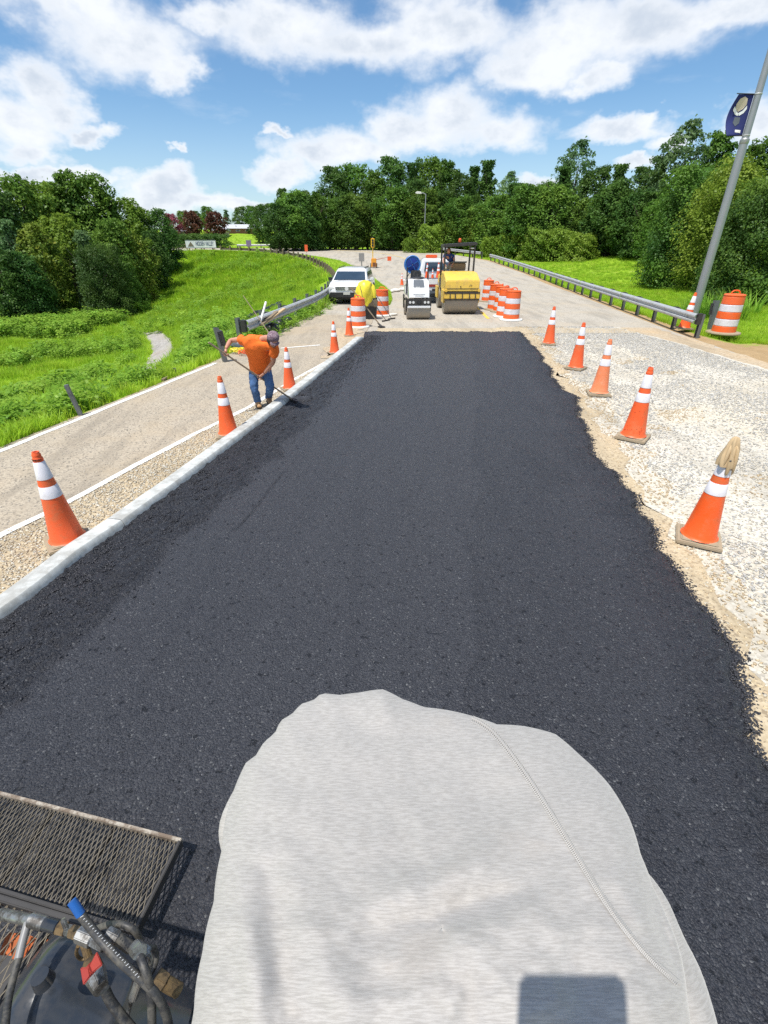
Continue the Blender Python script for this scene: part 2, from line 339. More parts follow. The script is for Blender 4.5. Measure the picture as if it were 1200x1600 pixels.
# ------------------------------------------------------------------ mesh builder
class MB:
    def __init__(s): s.v = []; s.f = []; s.mi = []
    def add(s, vs, fs, mat=0):
        o = len(s.v); s.v += [tuple(v) for v in vs]; s.f += [tuple(i+o for i in f) for f in fs]; s.mi += [mat]*len(fs); return s
    def box(s, c, d, rot=None, mat=0, taper=1.0):
        hx, hy, hz = d[0]/2, d[1]/2, d[2]/2
        P = [Vector((x*hx*(taper if z > 0 else 1), y*hy*(taper if z > 0 else 1), z*hz)) for z in (-1, 1) for y in (-1, 1) for x in (-1, 1)]
        if rot is not None:
            M = Euler(rot).to_matrix() if not isinstance(rot, Matrix) else rot
            P = [M @ p for p in P]
        c = Vector(c)
        return s.add([p+c for p in P], [(0, 2, 3, 1), (4, 5, 7, 6), (0, 1, 5, 4), (2, 6, 7, 3), (0, 4, 6, 2), (1, 3, 7, 5)], mat)
    def cyl(s, a, b, r0, r1=None, n=16, mat=0, caps=True):
        a = Vector(a); b = Vector(b); r1 = r0 if r1 is None else r1
        d = (b-a).normalized(); x = d.orthogonal().normalized(); y = d.cross(x)
        vs = [a+(x*math.cos(t)+y*math.sin(t))*r0 for t in [2*math.pi*i/n for i in range(n)]] + [b+(x*math.cos(t)+y*math.sin(t))*r1 for t in [2*math.pi*i/n for i in range(n)]]
        fs = [(i, (i+1) % n, n+(i+1) % n, n+i) for i in range(n)]
        if caps: fs += [tuple(range(n))[::-1], tuple(range(n, 2*n))]
        return s.add(vs, fs, mat)
    def lathe(s, prof, n=24, c=(0, 0, 0), mat=0, axis='Z', close=True):
        vs = []
        for (r, z) in prof:
            for i in range(n):
                t = 2*math.pi*i/n; p = (r*math.cos(t), r*math.sin(t), z)
                if axis == 'X': p = (p[2], p[0], p[1])
                if axis == 'Y': p = (p[0], p[2], p[1])
                vs.append((p[0]+c[0], p[1]+c[1], p[2]+c[2]))
        fs = []
        for k in range(len(prof)-1):
            for i in range(n):
                j = (i+1) % n; fs.append((k*n+i, k*n+j, (k+1)*n+j, (k+1)*n+i))
        if close: fs += [tuple(range(n))[::-1], tuple(range((len(prof)-1)*n, len(prof)*n))]
        return s.add(vs, fs, mat)
    def tube(s, pts, r, n=8, mat=0, caps=True):
        pts = [Vector(p) for p in pts]; rs = r if isinstance(r, (list, tuple)) else [r]*len(pts)
        vs = []; x = None
        for i, p in enumerate(pts):
            d = (pts[min(i+1, len(pts)-1)]-pts[max(i-1, 0)]).normalized()
            x = (d.orthogonal() if x is None else (x - d*x.dot(d))).normalized(); y = d.cross(x)
            vs += [p+(x*math.cos(2*math.pi*k/n)+y*math.sin(2*math.pi*k/n))*rs[i] for k in range(n)]
        fs = [(i*n+k, i*n+(k+1) % n, (i+1)*n+(k+1) % n, (i+1)*n+k) for i in range(len(pts)-1) for k in range(n)]
        if caps: fs += [tuple(range(n))[::-1], tuple(range((len(pts)-1)*n, len(pts)*n))]
        return s.add(vs, fs, mat)
    def prism(s, poly, a, b, axis='X', mat=0):     # polygon in the two other axes, extruded a..b
        def P(u, v, t): return {'X': (t, u, v), 'Y': (u, t, v), 'Z': (u, v, t)}[axis]
        n = len(poly); vs = [P(u, v, a) for u, v in poly]+[P(u, v, b) for u, v in poly]
        return s.add(vs, [(i, (i+1) % n, n+(i+1) % n, n+i) for i in range(n)]+[tuple(range(n))[::-1], tuple(range(n, 2*n))], mat)
    def loft(s, rings, mat=0, caps=True, closed=True):
        n = len(rings[0]); vs = [p for r in rings for p in r]; m = n if closed else n-1
        fs = [(k*n+i, k*n+(i+1) % n, (k+1)*n+(i+1) % n, (k+1)*n+i) for k in range(len(rings)-1) for i in range(m)]
        if caps: fs += [tuple(range(n))[::-1], tuple(range((len(rings)-1)*n, len(rings)*n))]
        return s.add(vs, fs, mat)
    def mesh(s, name, mats, smooth=35, bevel=0):
        me = bpy.data.meshes.new(name); me.from_pydata(s.v, [], s.f); me.validate()
        if not isinstance(mats, (list, tuple)): mats = [mats]
        for m in mats: me.materials.append(m)
        if len(mats) > 1 and len(s.mi) == len(me.polygons): me.polygons.foreach_set('material_index', s.mi)
        bm = bmesh.new(); bm.from_mesh(me)
        if bevel:
            bmesh.ops.remove_doubles(bm, verts=bm.verts, dist=1e-5)
        bmesh.ops.recalc_face_normals(bm, faces=bm.faces)
        if bevel:
            es = [e for e in bm.edges if len(e.link_faces) == 2 and e.calc_face_angle(0) > R(30)]
            try: bmesh.ops.bevel(bm, geom=es, offset=bevel, segments=2, affect='EDGES', clamp_overlap=True)
            except Exception: pass
        bm.to_mesh(me); bm.free()
        if smooth:
            me.shade_smooth(); me.set_sharp_from_angle(angle=R(smooth))
        return me
    def build(s, name, mats, parent=None, **kw):
        return link(name, s.mesh(name, mats, **kw), parent)
def link(name, me, parent=None):
    o = bpy.data.objects.new(name, me); COL.objects.link(o)
    if parent is not None: o.parent = parent
    return o
def tag(o, label=None, cat=None, group=None, kind=None):
    if label: o['label'] = label
    if cat: o['category'] = cat
    if group: o['group'] = group
    if kind: o['kind'] = kind
    return o
def thing(name, label, cat, loc=(0, 0, 0), rz=0, group=None):
    o = bpy.data.objects.new(name, None); COL.objects.link(o); o.empty_display_size = .2
    o.location = loc; o.rotation_euler = (0, 0, rz)
    return tag(o, label, cat, group)
def dup(root, loc, rz=0, sc=1.0, label=None, rx=0, ry=0):
    r = root.copy(); COL.objects.link(r); r.location = loc; r.rotation_euler = (rx, ry, rz); r.scale = (sc,)*3 if not isinstance(sc, tuple) else sc
    if label: r['label'] = label
    for ch in list(root.children):
        c = ch.copy(); COL.objects.link(c); c.parent = r
        for g in ch.children:
            d = g.copy(); COL.objects.link(d); d.parent = c
    return r
def npmesh(name, v, f, mats, smooth=False):
    v = np.asarray(v, dtype=np.float32); f = np.asarray(f, dtype=np.int32); k = f.shape[1]
    me = bpy.data.meshes.new(name); me.vertices.add(len(v)); me.vertices.foreach_set('co', v.ravel())
    me.loops.add(f.size); me.loops.foreach_set('vertex_index', f.ravel())
    me.polygons.add(len(f)); me.polygons.foreach_set('loop_start', np.arange(0, f.size, k, dtype=np.int32))
    me.update(calc_edges=True)
    if smooth: me.shade_smooth()
    for m in (mats if isinstance(mats, (list, tuple)) else [mats]): me.materials.append(m)
    return me
def grid_faces(ny, nx):
    i = np.arange(ny*nx).reshape(ny, nx)
    return np.stack([i[:-1, :-1], i[:-1, 1:], i[1:, 1:], i[1:, :-1]], -1).reshape(-1, 4)
def sstep(a, b, x):
    t = np.clip((np.asarray(x, float)-a)/(b-a), 0, 1); return t*t*(3-2*t)
_perm = {}
def vnoise(x, y, seed=0):        # value noise, vectorised
    if seed not in _perm: _perm[seed] = np.random.default_rng(seed+99).random((256, 256))
    T = _perm[seed]; xi = np.floor(x).astype(int); yi = np.floor(y).astype(int); fx = x-xi; fy = y-yi
    fx = fx*fx*(3-2*fx); fy = fy*fy*(3-2*fy)
    g = lambda a, b: T[a % 256, b % 256]
    return (g(xi, yi)*(1-fx)+g(xi+1, yi)*fx)*(1-fy)+(g(xi, yi+1)*(1-fx)+g(xi+1, yi+1)*fx)*fy
def fbm(x, y, seed=0, o=4):
    r = 0; a = .5
    for k in range(o): r = r+a*vnoise(x*2**k, y*2**k, seed+k); a *= .5
    return r
# ================================================================== TERRAIN
INNER = [(-9.5, -14), (-6.95, 2), (-5.83, 6.7), (-5.06, 10.05), (-4.42, 12.9), (-2.85, 23.9), (-3.2, 36.9), (-5.2, 52), (-10, 68), (-18, 80), (-30, 86), (-50, 88), (-110, 88)]
OUTER = [(10.0, -14), (10.3, 10), (10.6, 17), (12.3, 33), (13.6, 50), (13, 66), (8, 82), (-2, 93), (-18, 99.5), (-40, 102), (-110, 102)]
def zr(y): return 1.9*sstep(36, 98, y)
def nearest(pl, x, y):
    """signed distance (+ = right-hand side going along) and the y of the nearest point"""
    best = np.full(x.shape, 1e9); sg = np.ones(x.shape); yy = np.zeros(x.shape)
    for (ax, ay), (bx, by) in zip(pl[:-1], pl[1:]):
        dx, dy = bx-ax, by-ay; L = dx*dx+dy*dy
        t = np.clip(((x-ax)*dx+(y-ay)*dy)/L, 0, 1); qx = ax+t*dx; qy = ay+t*dy
        d = np.hypot(x-qx, y-qy); k = d < best-1e-9
        best = np.where(k, d, best); yy = np.where(k, qy, yy)
        sg = np.where(k, np.sign(dy*(x-qx)-dx*(y-qy)), sg)
    return best*sg, yy
def hgt(x, y):
    x = np.asarray(x, float); y = np.asarray(y, float); x, y = np.broadcast_arrays(x, y)
    di, yi = nearest(INNER, x, y); do, yo = nearest(OUTER, x, y)
    n = fbm(x*.25, y*.25, 3)-.45; n2 = fbm(x*1.1, y*1.1, 9)-.45
    # valley side
    d = np.maximum(-di, 0)
    hv = zr(yi) - .03 - .30*np.maximum(d-.35, 0) - .10*sstep(.1, .6, d)
    floor = -4.5
    hv = floor + np.log1p(np.exp((hv-floor)*1.3))/1.3
    hv = hv + (n*.7+n2*.22)*sstep(.5, 5, d) + 3.0*sstep(38, 75, d)*sstep(-30, -60, x)*sstep(15, 60, y)
    # beyond the outer rail
    e = np.maximum(do, 0)
    ho = zr(yo) - .06 - .16*sstep(.2, 1.2, e) + 1.5*sstep(2, 22, e)*sstep(-6, 10, x) + 4.4*sstep(0, 55, e)*sstep(5, -25, x) + (n*.5+n2*.08)*sstep(.5, 6, e)
    h = np.where(di < 0, hv, np.where(do > 0, ho, zr(y)-.08))
    return h
def H1(x, y): return float(hgt(np.array([x]), np.array([y]))[0])
def axis(segs):
    o = []
    for a, b, s in segs: o += list(np.arange(a, b, s))
    return np.array(o+[segs[-1][1]])
gx = axis([(-700, -160, 45), (-160, -60, 3), (-60, -30, 1.2), (-30, -16, .6), (-16, 16, .3), (16, 40, .8), (40, 120, 4), (120, 700, 48)])
gy = axis([(-60, -10, 5), (-10, 4, .7), (4, 30, .3), (30, 60, .6), (60, 110, 1.0), (110, 200, 4), (200, 900, 60)])
X, Y = np.meshgrid(gx, gy); Z = hgt(X, Y)
me = npmesh('ground', np.stack([X, Y, Z], -1).reshape(-1, 3), grid_faces(len(gy), len(gx)), TERR, True)
di, _ = nearest(INNER, X, Y); do, _ = nearest(OUTER, X, Y)
dirt = .62*(1-sstep(0, .7, np.abs(di)))*(Y > 6) + .8*(1-sstep(0, .6, np.abs(do)))
dirt = np.maximum(dirt, .95*sstep(8.6, 9.6, X)*(1-sstep(14.5, 18.5, Y))*(1-sstep(13, 19, X)))
dirt = np.maximum(dirt, .5*np.exp(-((X-24)**2/9+(Y-46)**2/30)))
dirt = np.maximum(dirt, .6*np.exp(-((X+47)**2/30+(Y-62)**2/20)))
dirt = np.where((di > 0.02) & (do < 0), .9, dirt)
isl = ((X > -1.2) & (X < .6) & (Y > 24) & (Y < 46))
a = me.attributes.new('dirt', 'FLOAT', 'POINT'); a.data.foreach_set('value', dirt.ravel().astype(np.float32))
tag(link('ground', me), kind='structure')

def poly_at(pl, y):
    xs = [p[0] for p in pl]; ys = [p[1] for p in pl]; return np.interp(y, ys, xs)
def resample(pl, n):
    p = np.array(pl, float); s = np.r_[0, np.cumsum(np.hypot(*np.diff(p[:, :2], axis=0).T))]
    t = np.linspace(0, s[-1], n); return np.stack([np.interp(t, s, p[:, k]) for k in range(p.shape[1])], -1)
def smooth_pl(pl, n, it=3):
    p = np.array(pl, float)
    for _ in range(it):
        q = [p[0]]
        for a_, b_ in zip(p[:-1], p[1:]): q += [.75*a_+.25*b_, .25*a_+.75*b_]
        q.append(p[-1]); p = np.array(q)
    return resample(p, n)
def sheet(name, L, Rr, mat, dz, cols=8, kind='structure', wob=0, zf=None):
    """a surface lofted between two edge lines of equal length"""
    L = np.array(L); Rr = np.array(Rr); t = np.linspace(0, 1, cols)[None, :, None]
    P = L[:, None, :2]*(1-t)+Rr[:, None, :2]*t
    if wob:
        P[:, 0, 0] += (fbm(P[:, 0, 1]*4, P[:, 0, 1]*0+3, 5)-.47)*wob; P[:, -1, 0] += (fbm(P[:, -1, 1]*4, P[:, -1, 1]*0+13, 6)-.47)*wob
    z = (zf(P[..., 0], P[..., 1]) if zf else zr(P[..., 1]))+dz
    me = npmesh(name, np.concatenate([P, z[..., None]], -1).reshape(-1, 3), grid_faces(P.shape[0], cols), mat, True)
    return tag(link(name, me), kind=kind)

# ---- old road (whole paved width up to the far curve)
yy = np.r_[np.arange(14, 60, 1.0)]
Lr = np.stack([poly_at(INNER, yy), yy], -1); Rr_ = np.stack([poly_at(OUTER, yy)-.55, yy], -1)
inn = smooth_pl([(-6.0, 56)]+[(-10, 68), (-18, 80), (-30, 86), (-50, 88), (-110, 88)], 60, 2)
outp = smooth_pl([(12.9, 60)]+[(12.4, 66), (7.6, 81.4), (-2, 92.2), (-18, 98.8), (-40, 101.2), (-110, 101.2)], 60, 2)
inn[0] = (poly_at(INNER, 59.0), 59.0); outp[0] = (poly_at(OUTER, 59.0)-.55, 59.0)
sheet('old_road', np.vstack([Lr, inn[1:]]), np.vstack([Rr_, outp[1:]]), OLDROAD, .0, 14)
# ---- right hand crushed limestone bed, fading to clay at its far edge
yy = np.arange(-8, 18.6, .35)
AR = lambda y: np.interp(y, [-8, 1.9, 3.8, 6.0, 8.72, 12, 15.5, 17.6], [.95, 2.36, 2.74, 3.1, 3.57, 4.05, 4.5, 4.72])   # right edge of the new asphalt
tanr = lambda y: np.interp(y, [-8, 3, 5, 9, 13, 17.6], [.25, .28, .26, .28, .26, .4])
def bed_z(x, y): return 0*x
sheet('clay_verge', np.stack([yy*0+5.6, yy], -1), np.stack([yy*0+9.9, yy], -1), DIRT, .010, 6, wob=.5, zf=bed_z)
gl = np.stack([AR(yy)-.4, yy], -1); gr = np.stack([np.interp(yy, [-8, 8, 12, 15, 18.6], [9.7, 9.5, 9.3, 9.1, 8.6]), yy], -1)
sheet('gravel_shoulder', gl, gr, WHG, .018, 24, wob=.3, zf=bed_z)
sheet('road_base_edge', np.stack([AR(yy)-.4, yy], -1), np.stack([AR(yy)+tanr(yy), yy], -1), TANG, .024, 6, wob=.55, zf=bed_z)
# ---- left lane
KI = [G(0, 982), G(33, 960), G(133, 877), G(200, 830), G(287, 763), G(367, 700), G(433, 648), G(487, 603), G(532, 563), G(569, 531)]
KI = [(p.x, p.y) for p in KI]
KI = [(KI[0][0]-1.25, KI[0][1]-5.0)] + KI
def KX(y): return np.interp(y, [p[1] for p in KI], [p[0] for p in KI])
yy = np.arange(-6, 22.2, .35)
edge_in = [G(0, 838), G(100, 790), G(200, 735), G(300, 682), G(390, 637), G(450, 600), G(500, 572), G(560, 538)]
EX = [p.x for p in edge_in]; EY = [p.y for p in edge_in]
EXf = lambda y: np.interp(y, [-6]+EY+[20], [EX[0]-1.7]+EX+[EX[-1]+.35])
sheet('road_base_strip', np.stack([EXf(yy)-.3, yy], -1), np.stack([KX(yy)+.05, yy], -1)[:, :], TANG, .006, 6, zf=bed_z)
sheet('side_lane', np.stack([poly_at(INNER, yy), yy], -1), np.stack([EXf(yy)-.02, yy], -1), LANE, .012, 8, wob=.0, zf=bed_z)
def stripe(name, xs, ys, w, mat, dz):
    xs = np.array(xs); ys = np.array(ys)
    xs = xs+(fbm(ys*2.2, ys*0, 4)-.47)*.04
    return sheet(name, np.stack([xs-w/2, ys], -1), np.stack([xs+w/2, ys], -1), mat, dz, 4, wob=.03)
ys = np.arange(-5, 16.3, .12); stripe('edge_line', EXf(ys), ys, .105, LINE, .017)
ys = np.arange(-5, 12.7, .12); stripe('edge_line', poly_at(INNER, ys)+.16, ys, .11, LINE, .017)
# cross line at the end of the treated lane
cl = [G(439, 545), G(470, 541), G(500, 540)]
o = MB(); o.add([(cl[0].x, cl[0].y-.05, .019), (cl[2].x, cl[2].y-.05, .019), (cl[2].x, cl[2].y+.06, .019), (cl[0].x, cl[0].y+.06, .019)], [(0, 1, 2, 3)])
tag(o.build('edge_line', LINE), kind='structure')
# yellow line of the old road, broken by dirt; and the one on the far curve
for (a0, b0) in ((17.9, 18.5), (21.0, 23.2), (24, 26.5)):
    ys = np.arange(a0, b0, .12); stripe('centre_line', 4.1+.05*(ys-17.5), ys, .14, LINEY, .006)
q = smooth_pl([(3.2, 60), (2.6, 70), (-1, 80), (-9, 88), (-22, 93), (-50, 95)], 40, 2)
sheet('centre_line', q-np.array([.0, .12]), q+np.array([.08, .12]), LINEY, .008, 3)
# clay smear across the old road mouth
yy = np.arange(13.2, 18.6, .25)
sheet('clay_smear', np.stack([KX(yy)-.9-.12*(yy-16), yy], -1), np.stack([KX(yy)-.10, yy], -1), DIRT, .022, 5, wob=.7, zf=bed_z)
yy2 = np.arange(17.25, 18.3, .15)
sheet('clay_smear', np.stack([yy2*0-.2, yy2], -1), np.stack([yy2*0+8.7, yy2], -1), TANG, .030, 22, wob=.7)

# ---- new asphalt: real thickness, ragged edges, loose strip beside the kerb
rows = [ -1.6]
while rows[-1] < 17.5: rows.append(rows[-1]+max(.022, .010*abs(rows[-1])+.012))
rows = np.array(rows); NC = 240
t = np.linspace(0, 1, NC)[None, :]
lx = (KX(rows)-.02)[:, None]; rx = AR(rows)[:, None]
rag = (fbm(rows*1.1, rows*0+2, 20)-.47)*.30+(fbm(rows*5, rows*0+7, 21)-.47)*.16+(fbm(rows*22, rows*0+1, 22)-.47)*.07
rag = rag + .17*np.exp(-((rows-9.55)/.28)**2)
rx = rx+rag[:, None]
Xa = lx+(rx-lx)*t; Ya = np.repeat(rows[:, None], NC, 1)
frag = (fbm(Xa[-1]*3, Xa[-1]*0, 30)-.47)*.35
Ya = Ya+frag[None, :]*sstep(15.5, 17.5, Ya)
dl = Xa-lx; dr = rx-Xa; dfar = 17.5-np.repeat(rows[:, None], NC, 1)
lw = np.interp(Ya, [-2, 2, 6, 9, 12, 14, 17.5], [.75, .78, .80, .72, .55, .45, .1])+(fbm(Xa*2.2, Ya*2.2, 40)-.47)*.45
loose = (1-sstep(lw-.05, lw+.05, dl))
loose = np.maximum(loose, .75*(1-sstep(.05, .85, dr+(fbm(Xa*4, Ya*4, 41)-.47)*.5)))
loose = np.maximum(loose, .45*sstep(.58, .70, fbm(Xa*1.4, Ya*.7, 43))*sstep(1.8, .9, dr))
loose = np.maximum(loose, .8*(1-sstep(.1, .35, dfar)))
tw_ = t+(fbm(Ya*.5, Ya*0, 44)-.47)*.02
loose = np.maximum(loose, .26*sstep(.66, .672, tw_)+.20*np.exp(-((tw_-.668)/.004)**2)*(fbm(Ya*3, Ya*0+5, 45) > .42))
loose = np.maximum(loose, .12*(1-sstep(.34, .352, tw_)))
Za = .062+.016*loose+(fbm(Xa*3, Ya*3, 50)-.47)*.010+(vnoise(Xa*34, Ya*34, 51)-.5)*(.004+.030*loose)+(vnoise(Xa*17, Ya*17, 52)-.5)*.022*loose
cA, cB = G(250, 975), G(452, 738); tc = np.clip((Ya-cA.y)/(cB.y-cA.y), 0, 1); xc = cA.x+(cB.x-cA.x)*tc+.02*np.sin(Ya*3)
crk = np.exp(-((Xa-xc)/.016)**2)*(Ya > cA.y)*(Ya < cB.y)*np.where(Ya > cB.y-1.6, 1.0, .25); Za = Za-.012*crk; loose = np.maximum(loose, crk)
Za = Za*np.minimum(1, .25+np.sqrt(np.clip(dr/.10, 0, 1))*.75)*np.minimum(1, .3+.7*np.clip(dfar/.15, 0, 1))
Za[:, -1] = .0; Za[-1, :] = .0
me = npmesh('new_asphalt', np.stack([Xa, Ya, Za], -1).reshape(-1, 3), grid_faces(len(rows), NC), ASPH, True)
a = me.attributes.new('loose', 'FLOAT', 'POINT'); a.data.foreach_set('value', loose.ravel().astype(np.float32))
tag(link('new_asphalt', me), kind='structure')

# ---- kerb in cast sections with rounded nose
kerb = bpy.data.objects.new('kerb', None); COL.objects.link(kerb); tag(kerb, kind='structure')
kpts = resample(KI, 160)
prof = [(.035, -.02), (.012, .10), (-.004, .140), (-.014, .150), (-.03, .154), (-.168, .151), (-.18, .148), (-.192, .138), (-.20, -.02)]
segs = [(0, 57), (57, 96), (96, 131), (131, 160)]
for (a0, b0) in segs:
    rings = []
    ks = np.arange(a0, min(b0+1, 160))
    for q_ in ks:
        p = kpts[q_]; d = kpts[min(q_+1, 159)]-kpts[max(q_-1, 0)]; d = d/np.hypot(*d); nrm = np.array([d[1], -d[0]])
        off = d*(.006 if q_ == ks[0] else (-.006 if q_ == ks[-1] else 0))
        wv = (vnoise(np.array([q_*.31]), np.array([1.0]), 60)[0]-.5)*.012
        sc = 1.0 if q_ < 157 else .55+.15*(159-q_)
        rings.append([(p[0]+off[0]+nrm[0]*(u+wv), p[1]+off[1]+nrm[1]*(u+wv), h*sc if h > 0 else h) for u, h in prof])
    MB().loft(rings).build('kerb_section', CONC, kerb, smooth=24)
# ---- loose stones
def icos():
    bm = bmesh.new(); bmesh.ops.create_icosphere(bm, subdivisions=1, radius=1); bm.verts.ensure_lookup_table()
    v = np.array([x.co[:] for x in bm.verts]); f = np.array([[y_.index for y_ in x.verts] for x in bm.faces]); bm.free(); return v, f
IV = np.array([(x*.62, y*.62, z*.62) for z in (-1, 1) for y in (-1, 1) for x in (-1, 1)])*np.array([1.15, 1.15, 1.15])
IF_ = np.array([(0, 2, 3), (0, 3, 1), (4, 5, 7), (4, 7, 6), (0, 1, 5), (0, 5, 4), (2, 6, 7), (2, 7, 3), (0, 4, 6), (0, 6, 2), (1, 3, 7), (1, 7, 5)])
def stones(name, px, py, pz, size, cols, mat, flat=.6):
    n = len(px); r = np.random.default_rng(n)
    v = np.repeat(IV[None], n, 0)*(1+r.uniform(-.38, .30, (n, 8, 1)))+r.uniform(-.16, .16, (n, 8, 3))
    sc = np.stack([size*r.uniform(.7, 1.35, n), size*r.uniform(.6, 1.1, n), size*r.uniform(flat*.6, flat*1.3, n)], -1)*.5
    v = v*sc[:, None, :]; a_ = r.uniform(0, 6.28, n); ca, sa = np.cos(a_)[:, None], np.sin(a_)[:, None]
    tl = r.uniform(-.5, .5, n)[:, None]
    x = v[..., 0]*ca-v[..., 1]*sa; y = v[..., 0]*sa+v[..., 1]*ca; z = v[..., 2]+x*tl
    V = np.stack([x+px[:, None], y+py[:, None], z+(pz+size*.16)[:, None]], -1).reshape(-1, 3)
    Fc = (IF_[None]+(np.arange(n)*8)[:, None, None]).reshape(-1, 3)
    me = npmesh(name, V, Fc, mat)
    c = np.repeat(cols[:, None, :], 8, 1).reshape(-1, 3); c = np.c_[c, np.ones(len(c))].astype(np.float32)
    at = me.attributes.new('tone', 'FLOAT_COLOR', 'POINT'); at.data.foreach_set('color', c.ravel())
    return tag(link(name, me), kind='stuff')
def pick(n, pal, seed):
    r = np.random.default_rng(seed); i = r.integers(0, len(pal), n); return np.array(pal)[i]*r.uniform(.8, 1.15, (n, 1))
# limestone on the shoulder; spacing grows with distance
n = 92000; r1 = np.random.default_rng(1)
yv = .2+18.6*r1.random(n)**1.55; lo = AR(yv.clip(0, 17.4))+.10
hi = np.interp(yv, [0, 8, 12, 15, 18.6], [7.8, 9.4, 9.2, 9.0, 8.4]); xv = lo+(hi-lo)*r1.random(n)
dd = xv-lo+(fbm(xv*2, yv*2, 70)-.47)*.9
keep = r1.random(n) < np.where(dd < .30, .55, 1.0)*np.where(fbm(xv*.9, yv*.9, 71) < .36, .35, 1)
keep &= (xv/yv.clip(1) < 1.35)
xv, yv, dd = xv[keep], yv[keep], dd[keep]
sz = r1.uniform(.010, .030, len(xv))*(1+.02*yv)
wh = pick(len(xv), [(.58, .57, .53), (.54, .53, .50), (.50, .49, .46), (.62, .60, .55), (.50, .46, .38), (.36, .355, .34)], 2)
tn = pick(len(xv), [(.55, .42, .25), (.60, .48, .30), (.48, .36, .22), (.62, .56, .44)], 3)
kk = (dd < .45)[:, None] | (fbm(xv*1.3, yv*1.3, 72) > .66)[:, None]
stones('gravel', xv, yv, xv*0+.02, sz, np.where(kk, tn, wh), STONEM)
n = 30000; yv = -.5+16.5*r1.random(n)**1.5; lo = EXf(yv)+.0; hi = KX(yv)-.18; xv = lo+(hi-lo)*r1.random(n)
k_ = (hi-lo > .05) & (xv/(yv.clip(.5)) > -1.7); xv, yv = xv[k_], yv[k_]
stones('gravel', xv, yv, xv*0+.006, r1.uniform(.010, .028, len(xv))*(1+.03*yv), pick(len(xv), [(.58, .49, .35), (.50, .41, .28), (.62, .55, .42), (.42, .35, .25), (.60, .57, .49)], 5), STONEM)
# crumbs of asphalt: edges and the raked strip
n = 15000; yv = 1.2+15.8*r1.random(n)**1.5; xv = AR(yv)+np.interp(yv, rows, rag)+r1.normal(0, .035, n)
zc = .02+.035*(xv < AR(yv)+np.interp(yv, rows, rag)-.02)
yk = 1.0+15.5*r1.random(n)**1.5; xk = KX(yk)+.02+np.abs(r1.normal(0, .30, n)); zk = xk*0+.072
xv = np.r_[xv, xk]; yv = np.r_[yv, yk]; zc = np.r_[zc, zk]
stones('asphalt_crumbs', xv, yv, zc, r1.uniform(.008, .022, len(xv))*(1+.02*yv), pick(len(xv), [(.018, .018, .022), (.03, .03, .036), (.045, .045, .052), (.02, .02, .025)], 6), CRUMB)
n = 15000; yk = .6+9.5*r1.random(n)**1.6; xk = KX(yk)+.5+(AR(yk)-KX(yk)-.6)*r1.random(n)
stones('asphalt_crumbs', xk, yk, xk*0+.0585, r1.uniform(.005, .011, n)*(1+.03*yk), pick(n, [(.02, .02, .026), (.035, .036, .045), (.05, .052, .064), (.015, .015, .018), (.03, .031, .04), (.04, .04, .05), (.02, .02, .03), (.07, .072, .085), (.13, .135, .15)], 16), CRUMB)
# dust and pebbles scattered on the side lane
n = 5000; yv = 2+14*r1.random(n); lo = poly_at(INNER, yv)+.1; hi = EXf(yv); xv = lo+(hi-lo)*r1.random(n)
stones('gravel', xv, yv, xv*0+.012, r1.uniform(.006, .018, len(xv)), pick(len(xv), [(.5, .46, .4), (.36, .33, .28), (.25, .23, .2)], 8), STONEM)

# ---- grass island between the ramp and the main road, with a rough kerb lip
ip = [(-.55, 25.6), (.05, 25.0), (.34, 26.2), (.50, 29), (.45, 32), (.1, 36), (-.45, 41), (-1.1, 46), (-1.5, 46.5), (-1.45, 42), (-1.0, 36), (-.8, 30)]
mb = MB(); nI = len(ip)
mb.add([(x, y, zr(y)-.02) for x, y in ip]+[(x*1+(.0-(x+.35))*.12, y, zr(y)+.09) for x, y in ip], [(i, (i+1) % nI, nI+(i+1) % nI, nI+i) for i in range(nI)]+[tuple(range(nI, 2*nI))])
me = mb.mesh('grass_island', TERR, smooth=0); a = me.attributes.new('dirt', 'FLOAT', 'POINT')
tag(link('grass_island', me), kind='structure')

# ---- grassy verge inside the far curve
gi = smooth_pl([(-3.15, 36), (-4.2, 45), (-5.6, 53), (-10.3, 68), (-18, 79.6), (-30, 85.7)], 60, 2); go = smooth_pl([(-3.05, 36), (-2.3, 45), (-2.4, 54), (-5.6, 67), (-14.5, 79.5), (-29, 86.6)], 60, 2)
vs_ = sheet('grass_verge', gi, go, TERR, .05, 6); a = vs_.data.attributes.new('dirt', 'FLOAT', 'POINT')
# ---- gravel path down the bank
pp = []
for a_, b_ in [(196, 607), (210, 599), (230, 582), (250, 562), (256, 540), (243, 522), (215, 510), (170, 501), (110, 497)]:
    q_ = G(a_, b_, 0)
    for _ in range(14): q_ = G(a_, b_, H1(q_.x, q_.y)*.6+q_.z*.4)
    pp.append((q_.x, q_.y))
pp_old = [(-5.9, 9.2), (-6.9, 12.5), (-8.2, 16.5), (-9.9, 20.5), (-12.6, 26), (-15.2, 31.5), (-19, 38), (-24.5, 43), (-31, 45.5), (-40, 47)]
q = smooth_pl(pp, 120, 3); d = np.gradient(q, axis=0); d /= np.hypot(d[:, 0], d[:, 1])[:, None]; nr = np.stack([-d[:, 1], d[:, 0]], -1)
wd = .30+.35*(fbm(q[:, 1]*.7, q[:, 0]*0, 15)[:, None])+.25*sstep(18, 30, q[:, 1])[:, None]
sheet('path', q+nr*wd, q-nr*wd, PATHM, .035, 9, wob=.5, zf=lambda x, y: hgt(x, y))
PATHPTS = q

